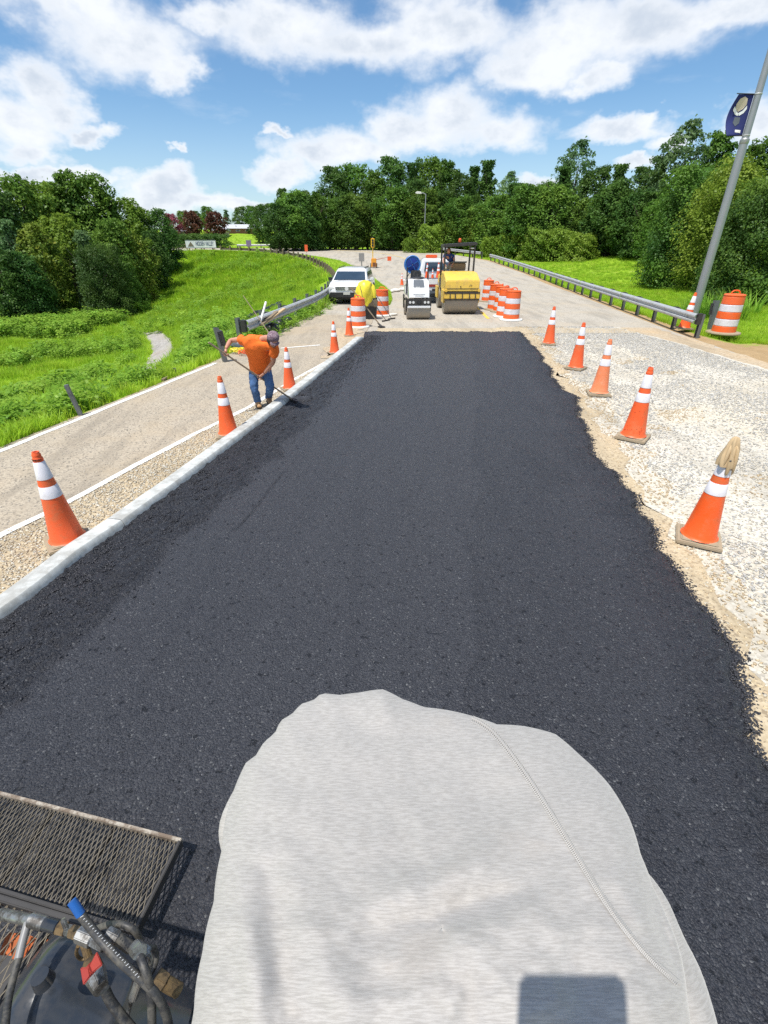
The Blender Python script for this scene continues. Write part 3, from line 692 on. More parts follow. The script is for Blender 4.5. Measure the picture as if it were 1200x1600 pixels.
# ================================================================== GRASS
def blade_mesh(name, n, h, spread, w_, mat, droop=.5, seed=0, seg=3):
    r = np.random.default_rng(seed); V = []; Fc = []
    for i in range(n):
        a_ = r.uniform(0, 6.28); rad = spread*r.random()**.5; hh = h*r.uniform(.55, 1.1); ln = r.uniform(.1, droop)*hh
        b0 = np.array([rad*math.cos(a_), rad*math.sin(a_), 0]); th = a_+r.normal(0, .8); dv = np.array([math.cos(th), math.sin(th), 0]); sd_ = np.array([-dv[1], dv[0], 0])
        o_ = len(V)
        for k in range(seg+1):
            t_ = k/seg; c = b0+dv*ln*t_**2+np.array([0, 0, hh*(t_-.22*t_*t_*droop)]); ww = w_*(1-t_**1.5)*.5+.0005
            V += [c-sd_*ww, c+sd_*ww]
        Fc += [(o_+2*k, o_+2*k+1, o_+2*k+3, o_+2*k+2) for k in range(seg)]
    return npmesh(name, V, Fc, mat)
def leafy_mesh(name, n, h, spread, lf, mat, seed=0):
    r = np.random.default_rng(seed); V = []; Fc = []
    for i in range(n):
        a_ = r.uniform(0, 6.28); z = h*r.random(); rad = spread*r.random()**.5*(1-.5*z/h)
        c = np.array([rad*math.cos(a_), rad*math.sin(a_), z]); u = r.normal(size=3); u /= np.linalg.norm(u); v = np.cross(u, [0, 0, 1.])+r.normal(0, .2, 3); v /= np.linalg.norm(v)+1e-6
        s_ = lf*r.uniform(.6, 1.3); u[2] = abs(u[2])*.4; o_ = len(V)
        V += [c-v*s_*.3, c+u*s_*.5-v*s_*0, c+v*s_*.3+u*s_*.0, c-u*s_*.5]; Fc.append((o_, o_+1, o_+2, o_+3))
    return npmesh(name, V, Fc, mat)
def proto(name, me, xy):
    o = link(name, me); x, y = xy; o.location = (x, y, H1(x, y)); return tag(o, kind='stuff')
T1 = proto('grass', blade_mesh('grass_tuft', 26, .24, .13, .012, BLADE, .7, 1), (-6.6, 8))
T2 = proto('grass', blade_mesh('meadow_tuft', 22, .34, .28, .028, BLADE, .7, 2, 2), (-12, 24))
T3 = proto('weeds', leafy_mesh('weed_clump', 60, .45, .28, .10, WEED, 3), (-7.0, 9))
T4 = proto('weeds', leafy_mesh('tall_weed_clump', 70, .95, .5, .20, WEED, 4), (-15, 29))
T5 = proto('reeds', blade_mesh('reed_clump', 46, 1.25, .4, .04, REED, .9, 5), (14.6, 22.5))
T6 = proto('grass', blade_mesh('far_meadow_tuft', 16, .42, .5, .06, BLADE, .6, 6, 2), (-20, 62))
def scatter(name, tuft, pts, smin, smax, seed=0, sink=.03):
    x, y = pts[:, 0], pts[:, 1]; r = np.random.default_rng(seed)
    z = hgt(x, y)-sink
    me = bpy.data.meshes.new(name); me.vertices.add(len(x)); me.vertices.foreach_set('co', np.stack([x, y, z], -1).astype(np.float32).ravel())
    a_ = me.attributes.new('sc', 'FLOAT', 'POINT'); a_.data.foreach_set('value', r.uniform(smin, smax, len(x)).astype(np.float32))
    b_ = me.attributes.new('rot', 'FLOAT_VECTOR', 'POINT'); b_.data.foreach_set('vector', np.stack([r.normal(0, .12, len(x)), r.normal(0, .12, len(x)), r.uniform(0, 6.28, len(x))], -1).astype(np.float32).ravel())
    o = link(name, me); g = bpy.data.node_groups.new(name, 'GeometryNodeTree')
    g.interface.new_socket('Geometry', in_out='INPUT', socket_type='NodeSocketGeometry'); g.interface.new_socket('Geometry', in_out='OUTPUT', socket_type='NodeSocketGeometry')
    i_ = g.nodes.new('NodeGroupInput'); o_ = g.nodes.new('NodeGroupOutput'); ins = g.nodes.new('GeometryNodeInstanceOnPoints'); oi = g.nodes.new('GeometryNodeObjectInfo')
    oi.inputs['Object'].default_value = tuft; oi.inputs['As Instance'].default_value = True
    s1 = g.nodes.new('GeometryNodeInputNamedAttribute'); s1.data_type = 'FLOAT'; s1.inputs[0].default_value = 'sc'
    s2 = g.nodes.new('GeometryNodeInputNamedAttribute'); s2.data_type = 'FLOAT_VECTOR'; s2.inputs[0].default_value = 'rot'
    L_ = g.links.new; L_(i_.outputs[0], ins.inputs['Points']); L_(oi.outputs['Geometry'], ins.inputs['Instance']); L_(s1.outputs[0], ins.inputs['Scale']); L_(s2.outputs[0], ins.inputs['Rotation']); L_(ins.outputs[0], o_.inputs[0])
    md = o.modifiers.new('scatter', 'NODES'); md.node_group = g
    return tag(o, kind='stuff')
def rnd_pts(n, x0, x1, y0, y1, f, seed, ypow=1.0):
    r = np.random.default_rng(seed); x = r.uniform(x0, x1, n); y = y0+(y1-y0)*r.random(n)**ypow
    k = f(x, y, r); return np.stack([x[k], y[k]], -1)
def inframe(x, y): return (np.abs(x) < .88*y+1.5) & (y > 2)
def pathd(x, y):
    d_ = np.full(x.shape, 1e9)
    for p_ in PATHPTS[::2]: d_ = np.minimum(d_, np.hypot(x-p_[0], y-p_[1]))
    return d_
def dist_in(x, y): return nearest(INNER, x, y)[0]
def dist_out(x, y): return nearest(OUTER, x, y)[0]
fN = lambda x, y, r: (dist_in(x, y) < -.08) & inframe(x, y) & (pathd(x, y) > 1.0-.3*r.random(len(x))) & (r.random(len(x)) < np.exp(-np.maximum(-dist_in(x, y)-5, 0)/6)) & (r.random(len(x)) < np.where((dist_in(x, y) > -.45) & (y > 8), .35, 1))
scatter('grass', T1, rnd_pts(52000, -22, -2, 3.5, 28, fN, 11, 1.3), .6, 1.5, 1)
# mown field behind the weed belt, reads shorter
field = lambda x, y: ((x+18)/6.5)**2+((y-24)/6.8)**2 < 1
fM = lambda x, y, r: (dist_in(x, y) < -1.5) & inframe(x, y) & (pathd(x, y) > .9) & ~(field(x, y) & (r.random(len(x)) < .75))
scatter('grass', T2, rnd_pts(60000, -48, -3, 10, 60, fM, 12, .9), .6, 1.5, 2)
fF = lambda x, y, r: (dist_in(x, y) < -.6) & inframe(x, y)
scatter('grass', T6, rnd_pts(42000, -75, -4, 44, 96, fF, 13), .6, 1.6, 3)
# weeds: belt round the field, clumps on the bank
belt = lambda x, y: np.abs(np.sqrt(((x+19.5)/10.0)**2+((y-26)/9.5)**2)-1)
fW = lambda x, y, r: (dist_in(x, y) < -3.0) & inframe(x, y) & (pathd(x, y) > 1.5) & (belt(x, y) < .22) & (((y > 27) & (fbm(x*.6, y*.6, 80) > .30)) | ((fbm(x*.6, y*.6, 80) > .44)))
scatter('weeds', T4, rnd_pts(12000, -48, -5, 8, 46, fW, 14), .45, 1.1, 4)
fV = lambda x, y, r: (dist_in(x, y) < -.35) & inframe(x, y) & (pathd(x, y) > 1.5) & (fbm(x*.9, y*.9, 82) > .54)
scatter('weeds', T3, rnd_pts(16000, -18, -3, 4, 28, fV, 15, 1.1), .6, 1.4, 5)
fW2 = lambda x, y, r: (dist_in(x, y) < -1) & inframe(x, y) & (fbm(x*.3, y*.3, 85) > .56)
scatter('weeds', T4, rnd_pts(5000, -60, -5, 40, 88, fW2, 16), .5, 1.1, 6)
# overgrown foot of the trees on the left
fW3 = lambda x, y, r: (fbm(x*.3, y*.3, 86) > .36) & ~field(x, y)
scatter('weeds', T4, rnd_pts(4200, -52, -26, 42, 62, fW3, 17), .6, 1.6, 7)
# right verge
fR = lambda x, y, r: (dist_out(x, y) > .15) & (x < .95*y+2) & ((y > 17.5-.4*(x-10)) | (x > 14.5)) & (r.random(len(x)) < np.exp(-np.maximum(y-24, 0)/14)+.1)
scatter('grass', T1, rnd_pts(52000, 10, 32, 14, 64, fR, 18, 1.4), .5, 1.15, 8)
fR2 = lambda x, y, r: (dist_out(x, y) > .4) & (y > 24)
scatter('grass', T2, rnd_pts(14000, 6, 42, 24, 95, fR2, 19), .35, .8, 9)
fR3 = lambda x, y, r: ((x-15.6)/1.8)**2+((y-23.5)/1.5)**2 < 1
scatter('reeds', T5, rnd_pts(110, 12, 18, 20, 27, fR3, 20), .6, 1.1, 10)
fL = lambda x, y, r: (dist_out(x, y) > .3) & (x < 0)
scatter('grass', T6, rnd_pts(9000, -80, 0, 92, 150, fL, 21), .25, .6, 11)
# island and the weeds under the left rail
iz = lambda x, y, r: (x > np.interp(y, [25, 30, 36, 46], [-.5, -.75, -.95, -1.4])) & (x < np.interp(y, [25, 27, 32, 36, 46], [0, .36, .40, .05, -1.1]))
ip_ = rnd_pts(5200, -1.6, .6, 25, 46, iz, 22); so = scatter('grass', T1, ip_, .35, .7, 12, sink=-.17)
vg = np.concatenate([gi[None]*(1-t_)+go[None]*t_ for t_ in np.random.default_rng(5).random(70)[:, None, None]]).reshape(-1, 2); vg = vg[(vg[:, 1] > 37)]+np.random.default_rng(6).normal(0, .15, (int((vg[:, 1] > 37).sum()), 2))
scatter('grass', T1, vg, .35, .8, 15, sink=-.1)
fU = lambda x, y, r: (np.abs(dist_in(x, y)+.0) < .38) & (y > 14.5)
scatter('weeds', T3, rnd_pts(2600, -7, -2, 14.5, 55, fU, 23), .4, .9, 13, sink=-.02)
# ================================================================== TREES
def crown_mesh(name, mat, h, wdt, n, leaf, seed, low=.12, shape='round', nb=26, sub=5):
    """leaf sprays gathered on many small clumps along limbs; unit: metres"""
    r = np.random.default_rng(seed); C_ = []; Rd = []
    for i in range(nb):
        t_ = low+(1-low)*(i+.5)/nb
        if shape == 'round': prof = math.sin(math.pi*min(1, (t_-low)/(1-low)*.86+.12))**.55
        elif shape == 'cone': prof = (1-((t_-low)/(1-low)))**.75*1.0+.06
        elif shape == 'tall': prof = math.sin(math.pi*min(1, (t_-low)/(1-low)*.9+.08))**.5*.8
        else: prof = 1-.25*((t_-low)/(1-low))**2
        rr = wdt/2*prof*r.uniform(.45, 1.0)*.72; a_ = i*2.4+r.normal(0, .5)
        c = np.array([rr*math.cos(a_), rr*math.sin(a_), h*t_]); rad = wdt*r.uniform(.13, .24)*(.55+.45*prof)
        for k in range(sub):
            u = r.normal(size=3); u /= np.linalg.norm(u); C_.append(c+u*rad*r.uniform(.35, .95)*np.array([1, 1, .8])); Rd.append(rad*r.uniform(.30, .55))
    C_ = np.array(C_); Rd = np.array(Rd); C_[:, 2] = np.minimum(C_[:, 2], h-Rd*.6)
    p = Rd**2; ci = r.choice(len(C_), n, p=p/p.sum())
    u = r.normal(size=(n, 3)); u /= np.linalg.norm(u, axis=1)[:, None]; u[:, 2] = np.where(u[:, 2] < -.35, -u[:, 2], u[:, 2])
    pos = C_[ci]+u*(Rd[ci]*r.uniform(.62, 1.12, n)**1)[:, None]
    pos += r.normal(0, wdt*.006, (n, 3))
    stray = r.random(n) < .05; pos[stray] += r.normal(0, wdt*.03, (stray.sum(), 3))
    pos[:, 2] = np.maximum(pos[:, 2], .05)
    fill = r.random(n) < .30          # leaves spread through the whole crown, closing the gaps between clumps
    nf = fill.sum(); tf = low+(1-low)*r.random(nf)**.85; q_ = (tf-low)/(1-low)
    if shape == 'round': pf = np.sin(np.pi*np.minimum(1, q_*.86+.12))**.55
    elif shape == 'cone': pf = (1-q_)**.75+.04
    elif shape == 'tall': pf = np.sin(np.pi*np.minimum(1, q_*.9+.08))**.5*.8
    else: pf = 1-.25*q_**2
    af = r.uniform(0, 6.28, nf); rf = wdt/2*pf*(.55+.40*r.random(nf)**.5)*(.72+.34*np.sin(af*3+tf*9+seed)**2)
    pos[fill] = np.stack([rf*np.cos(af), rf*np.sin(af), h*tf*.97], -1); u[fill] = np.stack([np.cos(af)*.8, np.sin(af)*.8, .3+.5*q_], -1)
    nrm = u+r.normal(0, .55, (n, 3)); nrm[:, 2] += .35; nrm /= np.linalg.norm(nrm, axis=1)[:, None]
    t1 = np.cross(nrm, r.normal(size=(n, 3))); t1 /= np.linalg.norm(t1, axis=1)[:, None]; t2 = np.cross(nrm, t1)
    s_ = leaf*r.uniform(.55, 1.3, n)[:, None]
    V = np.stack([pos-t1*s_*.5, pos-t2*s_*.32+nrm*s_*.08, pos+t1*s_*.5, pos+t2*s_*.32+nrm*s_*.08], 1).reshape(-1, 3)
    return npmesh(name, V, np.arange(4*n).reshape(-1, 4), mat)
def trunk_mesh(name, h, r0, seed, fork=5):
    rr = random.Random(seed); mb = MB(); pts = [(0, 0, -.6)]; x = y = 0
    for k in range(1, 7):
        x += rr.uniform(-.03, .03)*h; y += rr.uniform(-.03, .03)*h; pts.append((x, y, h*.8*k/6))
    mb.tube(pts, [r0*(1.25-k*.17) for k in range(7)], 8)
    for i in range(fork):
        b0 = pts[2+i % 4]; a_ = i*2.3+rr.random(); L_ = h*rr.uniform(.18, .32)
        mb.tube([b0, (b0[0]+math.cos(a_)*L_*.5, b0[1]+math.sin(a_)*L_*.5, b0[2]+L_*.45), (b0[0]+math.cos(a_)*L_*.85, b0[1]+math.sin(a_)*L_*.85, b0[2]+L_*1.0)], [r0*.4, r0*.28, r0*.1], 6)
    return mb.mesh(name, BARK)
TK = trunk_mesh('trunk', 10, .24, 1); TK2 = trunk_mesh('trunk', 10, .17, 2, 7)
KINDS_ = {
 'round_d': (crown_mesh('crown', LEAF_D, 10, 7.6, 14000, .30, 1, .05, sub=8), 10),
 'round_m': (crown_mesh('crown', LEAF_M, 10, 7.4, 14000, .30, 2, .05, sub=8), 10),
 'round_l': (crown_mesh('crown', LEAF_L, 10, 7.2, 13000, .30, 3, .06, sub=8), 10),
 'yellow':  (crown_mesh('crown', LEAF_Y, 10, 7.0, 9000, .34, 4, .03), 10),
 'cone':    (crown_mesh('crown', LEAF_B, 10, 6.4, 9500, .32, 5, .0, 'cone', 30), 10),
 'spire':   (crown_mesh('crown', LEAF_D, 10, 5.6, 13000, .30, 6, .02, 'cone', 34, 7), 10),
 'tall_p':  (crown_mesh('crown', LEAF_B, 10, 6.0, 5200, .30, 7, .30, 'round', 20, 4), 10),
 'tall_m':  (crown_mesh('crown', LEAF_M, 10, 5.6, 12000, .30, 8, .05, 'tall', 30, 7), 10),
 'bush':    (crown_mesh('crown', LEAF_L, 10, 15, 9500, .62, 9, .0, 'box', 22), 10),
 'red':     (crown_mesh('crown', LEAF_R, 10, 8.5, 4200, .6, 10, .15), 10),
 'pink':    (crown_mesh('crown', LEAF_P, 10, 8.5, 3200, .6, 11, .2), 10),
}
FINE = {
 'fine_d': (crown_mesh('crown', LEAF_D, 10, 10.5, 30000, .24, 21, .0, 'box', 34, 6), 10),
 'fine_l': (crown_mesh('crown', LEAF_M, 10, 10, 30000, .24, 22, .0, 'box', 34, 6), 10),
 'fine_w': (crown_mesh('crown', LEAF_L, 10, 9, 24000, .22, 23, .05, 'round', 30, 6), 10),
}
KINDS_.update(FINE)
TREES = {}
def tree(px, top, d, kind, label, cat='tree', name='tree', group=None, wsc=1.0, drop=0, trunk=True):
    p = at_d(px, top, d); x = p.x; z0 = H1(x, d); hh = max(p.z-z0+drop, .8)
    s_ = hh/10; me, _ = KINDS_[kind]
    root = thing(name, label, cat, (x, d, z0-drop*0), random.uniform(0, 6.28), group)
    root.scale = (s_*wsc, s_*wsc, s_)
    if trunk: link('trunk', TK if kind[0] != 't' else TK2, root)
    link('crown', me, root)
    return root
WOODL = 'trees of the wood behind the far guardrail'
# --- the wood beyond the far curve (tops read from the picture)
back = [(440, 296, 88, 'spire', 'pointed dark tree at the near end of the wood, beside the round lawn tree'),
 (470, 300, 92, 'round_m', 'leafy tree second from the lawn end of the wood, behind the thin lamp post'),
 (492, 300, 86, 'tall_m', 'narrow tree in the wood just beside the thin lamp post'),
 (520, 262, 96, 'round_d', 'tall broad dark tree making the first high shoulder of the wood'),
 (552, 258, 99, 'round_m', 'tall full green tree above the yellow signal in the wood'),
 (584, 266, 95, 'tall_m', 'tall slim tree in the wood above the yellow signal'),
 (612, 247, 100, 'round_d', 'highest dark tree of the wood, between signal and grey lamp post'),
 (646, 256, 96, 'spire', 'pointed tree of the wood rising directly over the grey lamp post'),
 (672, 250, 102, 'round_m', 'tall green tree just past the grey lamp post in the wood'),
 (700, 250, 97, 'tall_m', 'slender tree of the wood above the black roller canopy'),
 (722, 272, 93, 'round_d', 'lower dark tree in the dip of the wood above the canopy'),
 (742, 262, 98, 'spire', 'dark pointed tree of the wood, left twin beside the hazy gap'),
 (764, 252, 95, 'spire', 'dark pointed tree of the wood standing highest beside the hazy gap'),
 (798, 270, 122, 'tall_p', 'pale hazy tree far back in the gap of the wood'),
 (826, 288, 104, 'round_l', 'pale green tree behind the grey roofed house'),
 (850, 286, 84, 'round_m', 'middling green tree between hazy gap and tall feathery tree'),
 (884, 262, 76, 'spire', 'dark pointed tree standing before the tall feathery tree'),
 (905, 222, 84, 'tall_p', 'tall feathery pale tree sticking up above its dark neighbours'),
 (936, 262, 74, 'round_d', 'dense dark tree right after the tall feathery tree'),
 (972, 258, 70, 'spire', 'dark spired tree above the middle of the long guardrail'),
 (1010, 262, 68, 'round_d', 'broad dark tree before the leaning feathery tree'),
 (1036, 246, 62, 'spire', 'dark spired tree touching the leaning feathery tree'),
 (1078, 192, 60, 'tall_p', 'very tall feathery tree with see-through crown beside the banner pole'),
 (1130, 205, 62, 'tall_m', 'tall mid green tree directly behind the banner pole'),
 (1190, 222, 58, 'round_m', 'tall round tree at the picture edge beyond the banner pole')]
for (px, tp, d, k, lab) in back: tree(px, tp, d, k, lab, group=WOODL, wsc=1.0 if k[0] != 't' else .9)
# understorey that closes the wood
LMK = [(455, 'the near end of the wood'), (492, 'the thin lamp post'), (583, 'the yellow signal'), (662, 'the grey lamp post'), (718, 'the black canopy'), (782, 'the grey roofed house'), (845, 'the tall part of the vine hedge'), (905, 'the tall feathery tree'), (975, 'the middle of the long guardrail'), (1040, 'the dark shrub mass'), (1085, 'the foot of the banner pole')]
KW = {'round_d': 'dark rounded', 'round_m': 'mid green rounded', 'spire': 'dark pointed', 'tall_m': 'narrow mid green'}
_used = set()
def where(px, kind, what, marks=None):
    lm = min(marks or LMK, key=lambda q_: abs(q_[0]-px)); base = '%s %s' % (KW[kind], what)
    for s_ in (('just before ' if px < lm[0] else 'just past ')+lm[1], ('set back before ' if px < lm[0] else 'set back past ')+lm[1], 'level with '+lm[1]):
        l_ = base+' '+s_
        if l_ not in _used: break
    _used.add(l_); return l_
rr = random.Random(3); K_ = ['round_d', 'round_m', 'round_d', 'spire', 'round_m', 'tall_m']
for i in range(38):
    px = 436+i*17.6+rr.uniform(-6, 6)
    d = np.interp(px, [430, 520, 700, 860, 1000, 1100], [86, 92, 88, 72, 62, 52])-rr.uniform(0, 4)
    tp = np.interp(px, [430, 520, 760, 860, 1000, 1100], [318, 292, 292, 306, 292, 275])+rr.uniform(-14, 30)
    tree(px, tp, d, K_[i % 6], where(px, K_[i % 6], 'understorey tree'), name='understorey_tree', group='understorey trees filling the wood', wsc=1.25)
# light bushes in front of the wood
fr = [(672, 352, 80, 'bush', 'round light green bush at the foot of the grey lamp post'), (705, 336, 82, 'round_l', 'light green young tree left of the black canopy roof'),
      (738, 342, 80, 'yellow', 'vine covered light green bush above the canopy roof'), (640, 372, 80, 'bush', 'low pale bush between signal and grey lamp post')]
for (px, tp, d, k, lab) in fr: tree(px, tp, d, k, lab, cat='bush', name='bush', wsc=1.0 if k != 'bush' else .8, trunk=k != 'bush')
hl = ['vine hedge bush nearest the black canopy', 'second vine hedge bush from the black canopy', 'middle bush of the sunlit vine hedge', 'tallest bush of the sunlit vine hedge', 'vine hedge bush under the tall feathery tree', 'last vine hedge bush before the dark shade']
for i, px in enumerate([770, 795, 822, 850, 880, 912]):
    tree(px, [370, 366, 360, 358, 360, 366][i], [74, 72, 70, 67, 65, 62][i], 'bush', 'light green '+hl[i], cat='bush', name='hedge_bush', group='vine hedge behind the long guardrail', wsc=1.0, trunk=False)
# big soft trees at the right edge, near
for (px, tp, d, k, lab, ws) in [(965, 330, 64, 'round_d', 'dark shrubby tree over the dirt patch in the grass', 1.2), (1000, 330, 60, 'fine_d', 'dense dark shrub mass beyond the end of the rail', .9),
     (1092, 300, 37, 'fine_d', 'big dark shrub tree just behind the grey banner pole foot', .95), (1110, 262, 37, 'fine_l', 'big soft green tree leaning over the banner pole', .9),
     (1160, 250, 33, 'fine_w', 'light green tree with hanging sprays beyond the banner pole', .95), (1200, 305, 27, 'fine_d', 'dark green bush nearest the striped drum by the pole', .85),
     (1245, 270, 27, 'fine_l', 'mid green tree cut by the picture edge', 1.0), (1140, 372, 31, 'fine_d', 'low dark bush behind the tall reeds', .8)]:
    tree(px, tp, d, k, lab, wsc=ws, trunk=False if k.startswith('fine_d') else True)
# --- left wood in the valley
left = [(-20, 290, 62, 'round_d', 'dark tree cut by the picture edge over the valley'), (25, 280, 66, 'round_m', 'tall mid green tree first in the valley wood'),
 (62, 286, 70, 'round_l', 'lighter green tree between two darker ones in the valley wood'), (98, 266, 70, 'tall_m', 'tallest tree of the valley wood with narrow top'),
 (132, 276, 72, 'round_m', 'tall dark tree beside the tallest valley tree'), (158, 302, 73, 'tall_m', 'dark tree at the shoulder of the valley wood'),
 (190, 310, 74, 'round_l', 'light green tree at the upper slope of the valley wood'), (214, 326, 76, 'round_m', 'mid green tree behind the last valley tree'),
 (246, 328, 76, 'round_d', 'dark round tree at the top corner of the grassy bank'), (5, 345, 54, 'cone', 'bluish green tree low at the valley edge'),
 (45, 352, 55, 'yellow', 'dark tree with yellow vines below the valley wood'), (85, 335, 60, 'round_l', 'dark tree filling the middle of the valley wood'),
 (125, 362, 56, 'cone', 'grey green cone shaped tree standing forward in the valley'), (165, 345, 62, 'round_m', 'leafy tree behind the cone shaped tree'),
 (150, 385, 55, 'fine_d', 'dark spreading shrub at the foot of the cone shaped tree'), (205, 362, 64, 'yellow', 'yellow green tree hung with vines on the bank'),
 (232, 362, 69, 'round_d', 'dark shrub tree beside the yellow green tree'), (182, 398, 58, 'round_m', 'low green shrub under the yellow green tree'),
 (-10, 385, 50, 'round_d', 'low dark shrub at the picture edge of the valley'), (30, 395, 51, 'round_d', 'low dark shrub in the valley shade')]
for (px, tp, d, k, lab) in left: tree(px, tp, d, k, lab, group='trees of the valley wood', wsc=.92 if k not in ('fine_d',) else .75)
for i in range(9):
    tree(-60+i*34+rr.uniform(-8, 8), 342+rr.uniform(-18, 14), 80+i*1.0, K_[i % 6], where(-60+i*34, K_[i % 6], 'rear valley tree', [(0, 'the picture edge'), (60, 'the yellow vined tree'), (98, 'the tallest valley tree'), (130, 'the cone shaped tree'), (205, 'the yellow green tree')]), group='rear trees of the valley wood', wsc=1.3)
# --- lawn hill with red trees, shrubs and buildings beyond the far rail
for (px, tp, d, k, lab, ws) in [(265, 335, 112, 'pink', 'small tree with pink blossom at the end of the hedge', 1), (296, 330, 114, 'red', 'dark red leaved tree above the white sign', 1), (333, 331, 114, 'red', 'rusty red leaved tree beside the white sign end', 1),
     (404, 320, 118, 'round_d', 'round dark tree alone on the lawn edge', 1), (375, 323, 175, 'round_d', 'far dark tree behind the low brick building', 1.3), (352, 328, 170, 'cone', 'far bluish tree behind the rusty red tree', 1.2),
     (322, 323, 168, 'round_m', 'far green tree between the two red trees', 1.2), (392, 322, 172, 'round_m', 'far tree behind the round lawn tree', 1.2), (283, 330, 165, 'round_m', 'far green tree behind the pink blossom tree', 1.2), (420, 318, 165, 'round_d', 'far dark tree between lawn tree and wood', 1.3), (305, 330, 175, 'round_d', 'far dark tree behind the dark red tree', 1.3)]:
    tree(px, tp, d, k, lab, wsc=ws)
for i, (px, lab) in enumerate([(258, 'first clipped dark bush behind the white sign'), (276, 'second clipped dark bush behind the white sign'), (294, 'clipped dark bush above the start of the sign'), (311, 'clipped dark bush above the middle of the sign'), (328, 'clipped dark bush above the sign end'), (342, 'clipped dark bush past the sign end')]):
    tree(px, 366, 106, 'bush', lab, cat='bush', name='clipped_bush', group='dark hedge behind the white sign', wsc=1.3, trunk=False)
for o_ in [o for o in COL.objects if o.name.startswith('clipped_bush')]:
    for c_ in o_.children: c_.material_slots and None
KINDS_['bush_d'] = (crown_mesh('crown', LEAF_D, 10, 15, 6000, .62, 31, .0, 'box', 20), 10)
for o_ in [o for o in COL.objects if o.name.startswith('clipped_bush')]:
    for c_ in o_.children: c_.data = KINDS_['bush_d'][0]
tree(369, 353, 138, 'round_d', 'small dark shrub at the corner of the brick building', cat='bush', name='bush', trunk=False)
tree(388, 355, 136, 'round_d', 'small dark shrub at the far corner of the brick building', cat='bush', name='bush', trunk=False)

# ================================================================== BUILDINGS far off
def building(px, ybot, ytop, d, wdt, dep, wall, roofm, label, name='brick_building', gable=True, rz=0, win=3, roofh=1.0, over=.4):
    p = at_d(px, ybot, d); q_ = at_d(px, ytop, d); h = q_.z-p.z-roofh
    t = thing(name, label, 'building', (p.x, d, p.z), rz)
    wb = MB().box((0, 0, h/2-.5), (wdt, dep, h+1.0)); wl = wb.build('wall', wall, t)
    rf = MB()
    if gable: rf.prism([(-dep/2-over, h+.003), (dep/2+over, h+.003), (0, h+roofh)], -wdt/2-over, wdt/2+over, 'X')
    else: rf.box((0, 0, h+roofh/2+.003), (wdt+2*over, dep+2*over, roofh))
    rf.build('roof', roofm, t, smooth=0)
    for k in range(win):
        x = (k+.5)/win*wdt-wdt/2
        f = MB().box((x, -dep/2-.03, h*.55), (wdt/win*.42, .06, h*.4)).build('window', PLASTW, t)
        MB().box((x, -dep/2-.075, h*.55), (wdt/win*.36, .03, h*.34)).build('pane', GLASS, f)
    return t
building(379, 365, 350.5, 140, 7.0, 8, BRICKM, METROOF, 'low red brick building with pale metal roof beyond the lawn')
building(281, 368, 356, 128, 5.5, 6, BEIGE, SHINGLE, 'small beige building peeping between pink and red trees', 'beige_building', win=2, roofh=.8)
building(346, 366, 356, 130, 2.6, 4, BEIGE, SHINGLE, 'narrow beige building part next to the rusty red tree', 'beige_building', win=1, roofh=.6)
building(780, 352, 320, 85, 3.4, 6, BEIGE, SHINGLE, 'grey roofed house peeping out of the wood', 'house', win=2, roofh=2.6)

# ================================================================== LAMP POSTS
def lamp_post(px, base, top, d, label, arm=-1, r0=.10, lean=0):
    p = at_d(px, base, d); q_ = at_d(px, top, d); x = p.x; z0 = H1(x, d); h = q_.z-z0
    t = thing('lamp_post', label, 'lamp post', (x, d, z0))
    MB().cyl((0, 0, -.2), (0, 0, h), r0, r0*.6, 12).build('pole', POLE, t)
    b = MB().tube([(0, 0, h-.05), (arm*.35, 0, h+.1), (arm*.8, 0, h+.12)], [r0*.5]*3, 8); b.build('arm', POLE, t)
    MB().prism([(arm*.6, h+.02), (arm*.7, h+.26), (arm*1.25, h+.30), (arm*1.5, h+.14), (arm*1.3, h+.02)], -.2, .2, 'Y').build('lamp_head', PLASTW, t)
    MB().box((0, 0, .05), (.4, .4, .1)).build('base_plate', GALV, t)
    return t
lamp_post(662, 398, 303, 80, 'tall grey lamp post with boxy head before the wood')
lamp_post(492, 385, 322, 93, 'thin distant lamp post in front of the wood by the far rail', r0=.07)
# near pole with banner
pb = at_d(1090, 470, 21.2); pz = H1(pb.x, 21.2); ZC = at_d(1162, 220, 21.2).z-pz
tp_ = thing('banner_pole', 'tall leaning-looking grey light pole carrying a blue banner behind the rail end', 'pole', (pb.x, 21.2, pz))
MB().cyl((0, 0, -.3), (0, 0, ZC), .165, .135, 24).build('pole_lower', POLE, tp_)
MB().cyl((0, 0, ZC-.05), (0, 0, 13), .118, .085, 24).build('pole_upper', POLE, tp_)
MB().lathe([(.137, ZC-.1), (.150, ZC-.07), (.150, ZC+.03), (.120, ZC+.07)], 20).build('collar', POLE, tp_)
bz1, bz0 = at_d(1180, 147, 21.2).z-pz, at_d(1160, 212, 21.2).z-pz
MB().cyl((0, 0, bz1), (-.72, .02, bz1+.02), .014, n=8).build('banner_arm', DARKM, tp_)
MB().cyl((0, 0, bz0), (-.60, .06, bz0), .014, n=8).build('banner_arm', DARKM, tp_)
for z in (bz1, bz0): MB().lathe([(.120, z-.02), (.127, z), (.120, z+.02)], 16).build('band', GALV, tp_)
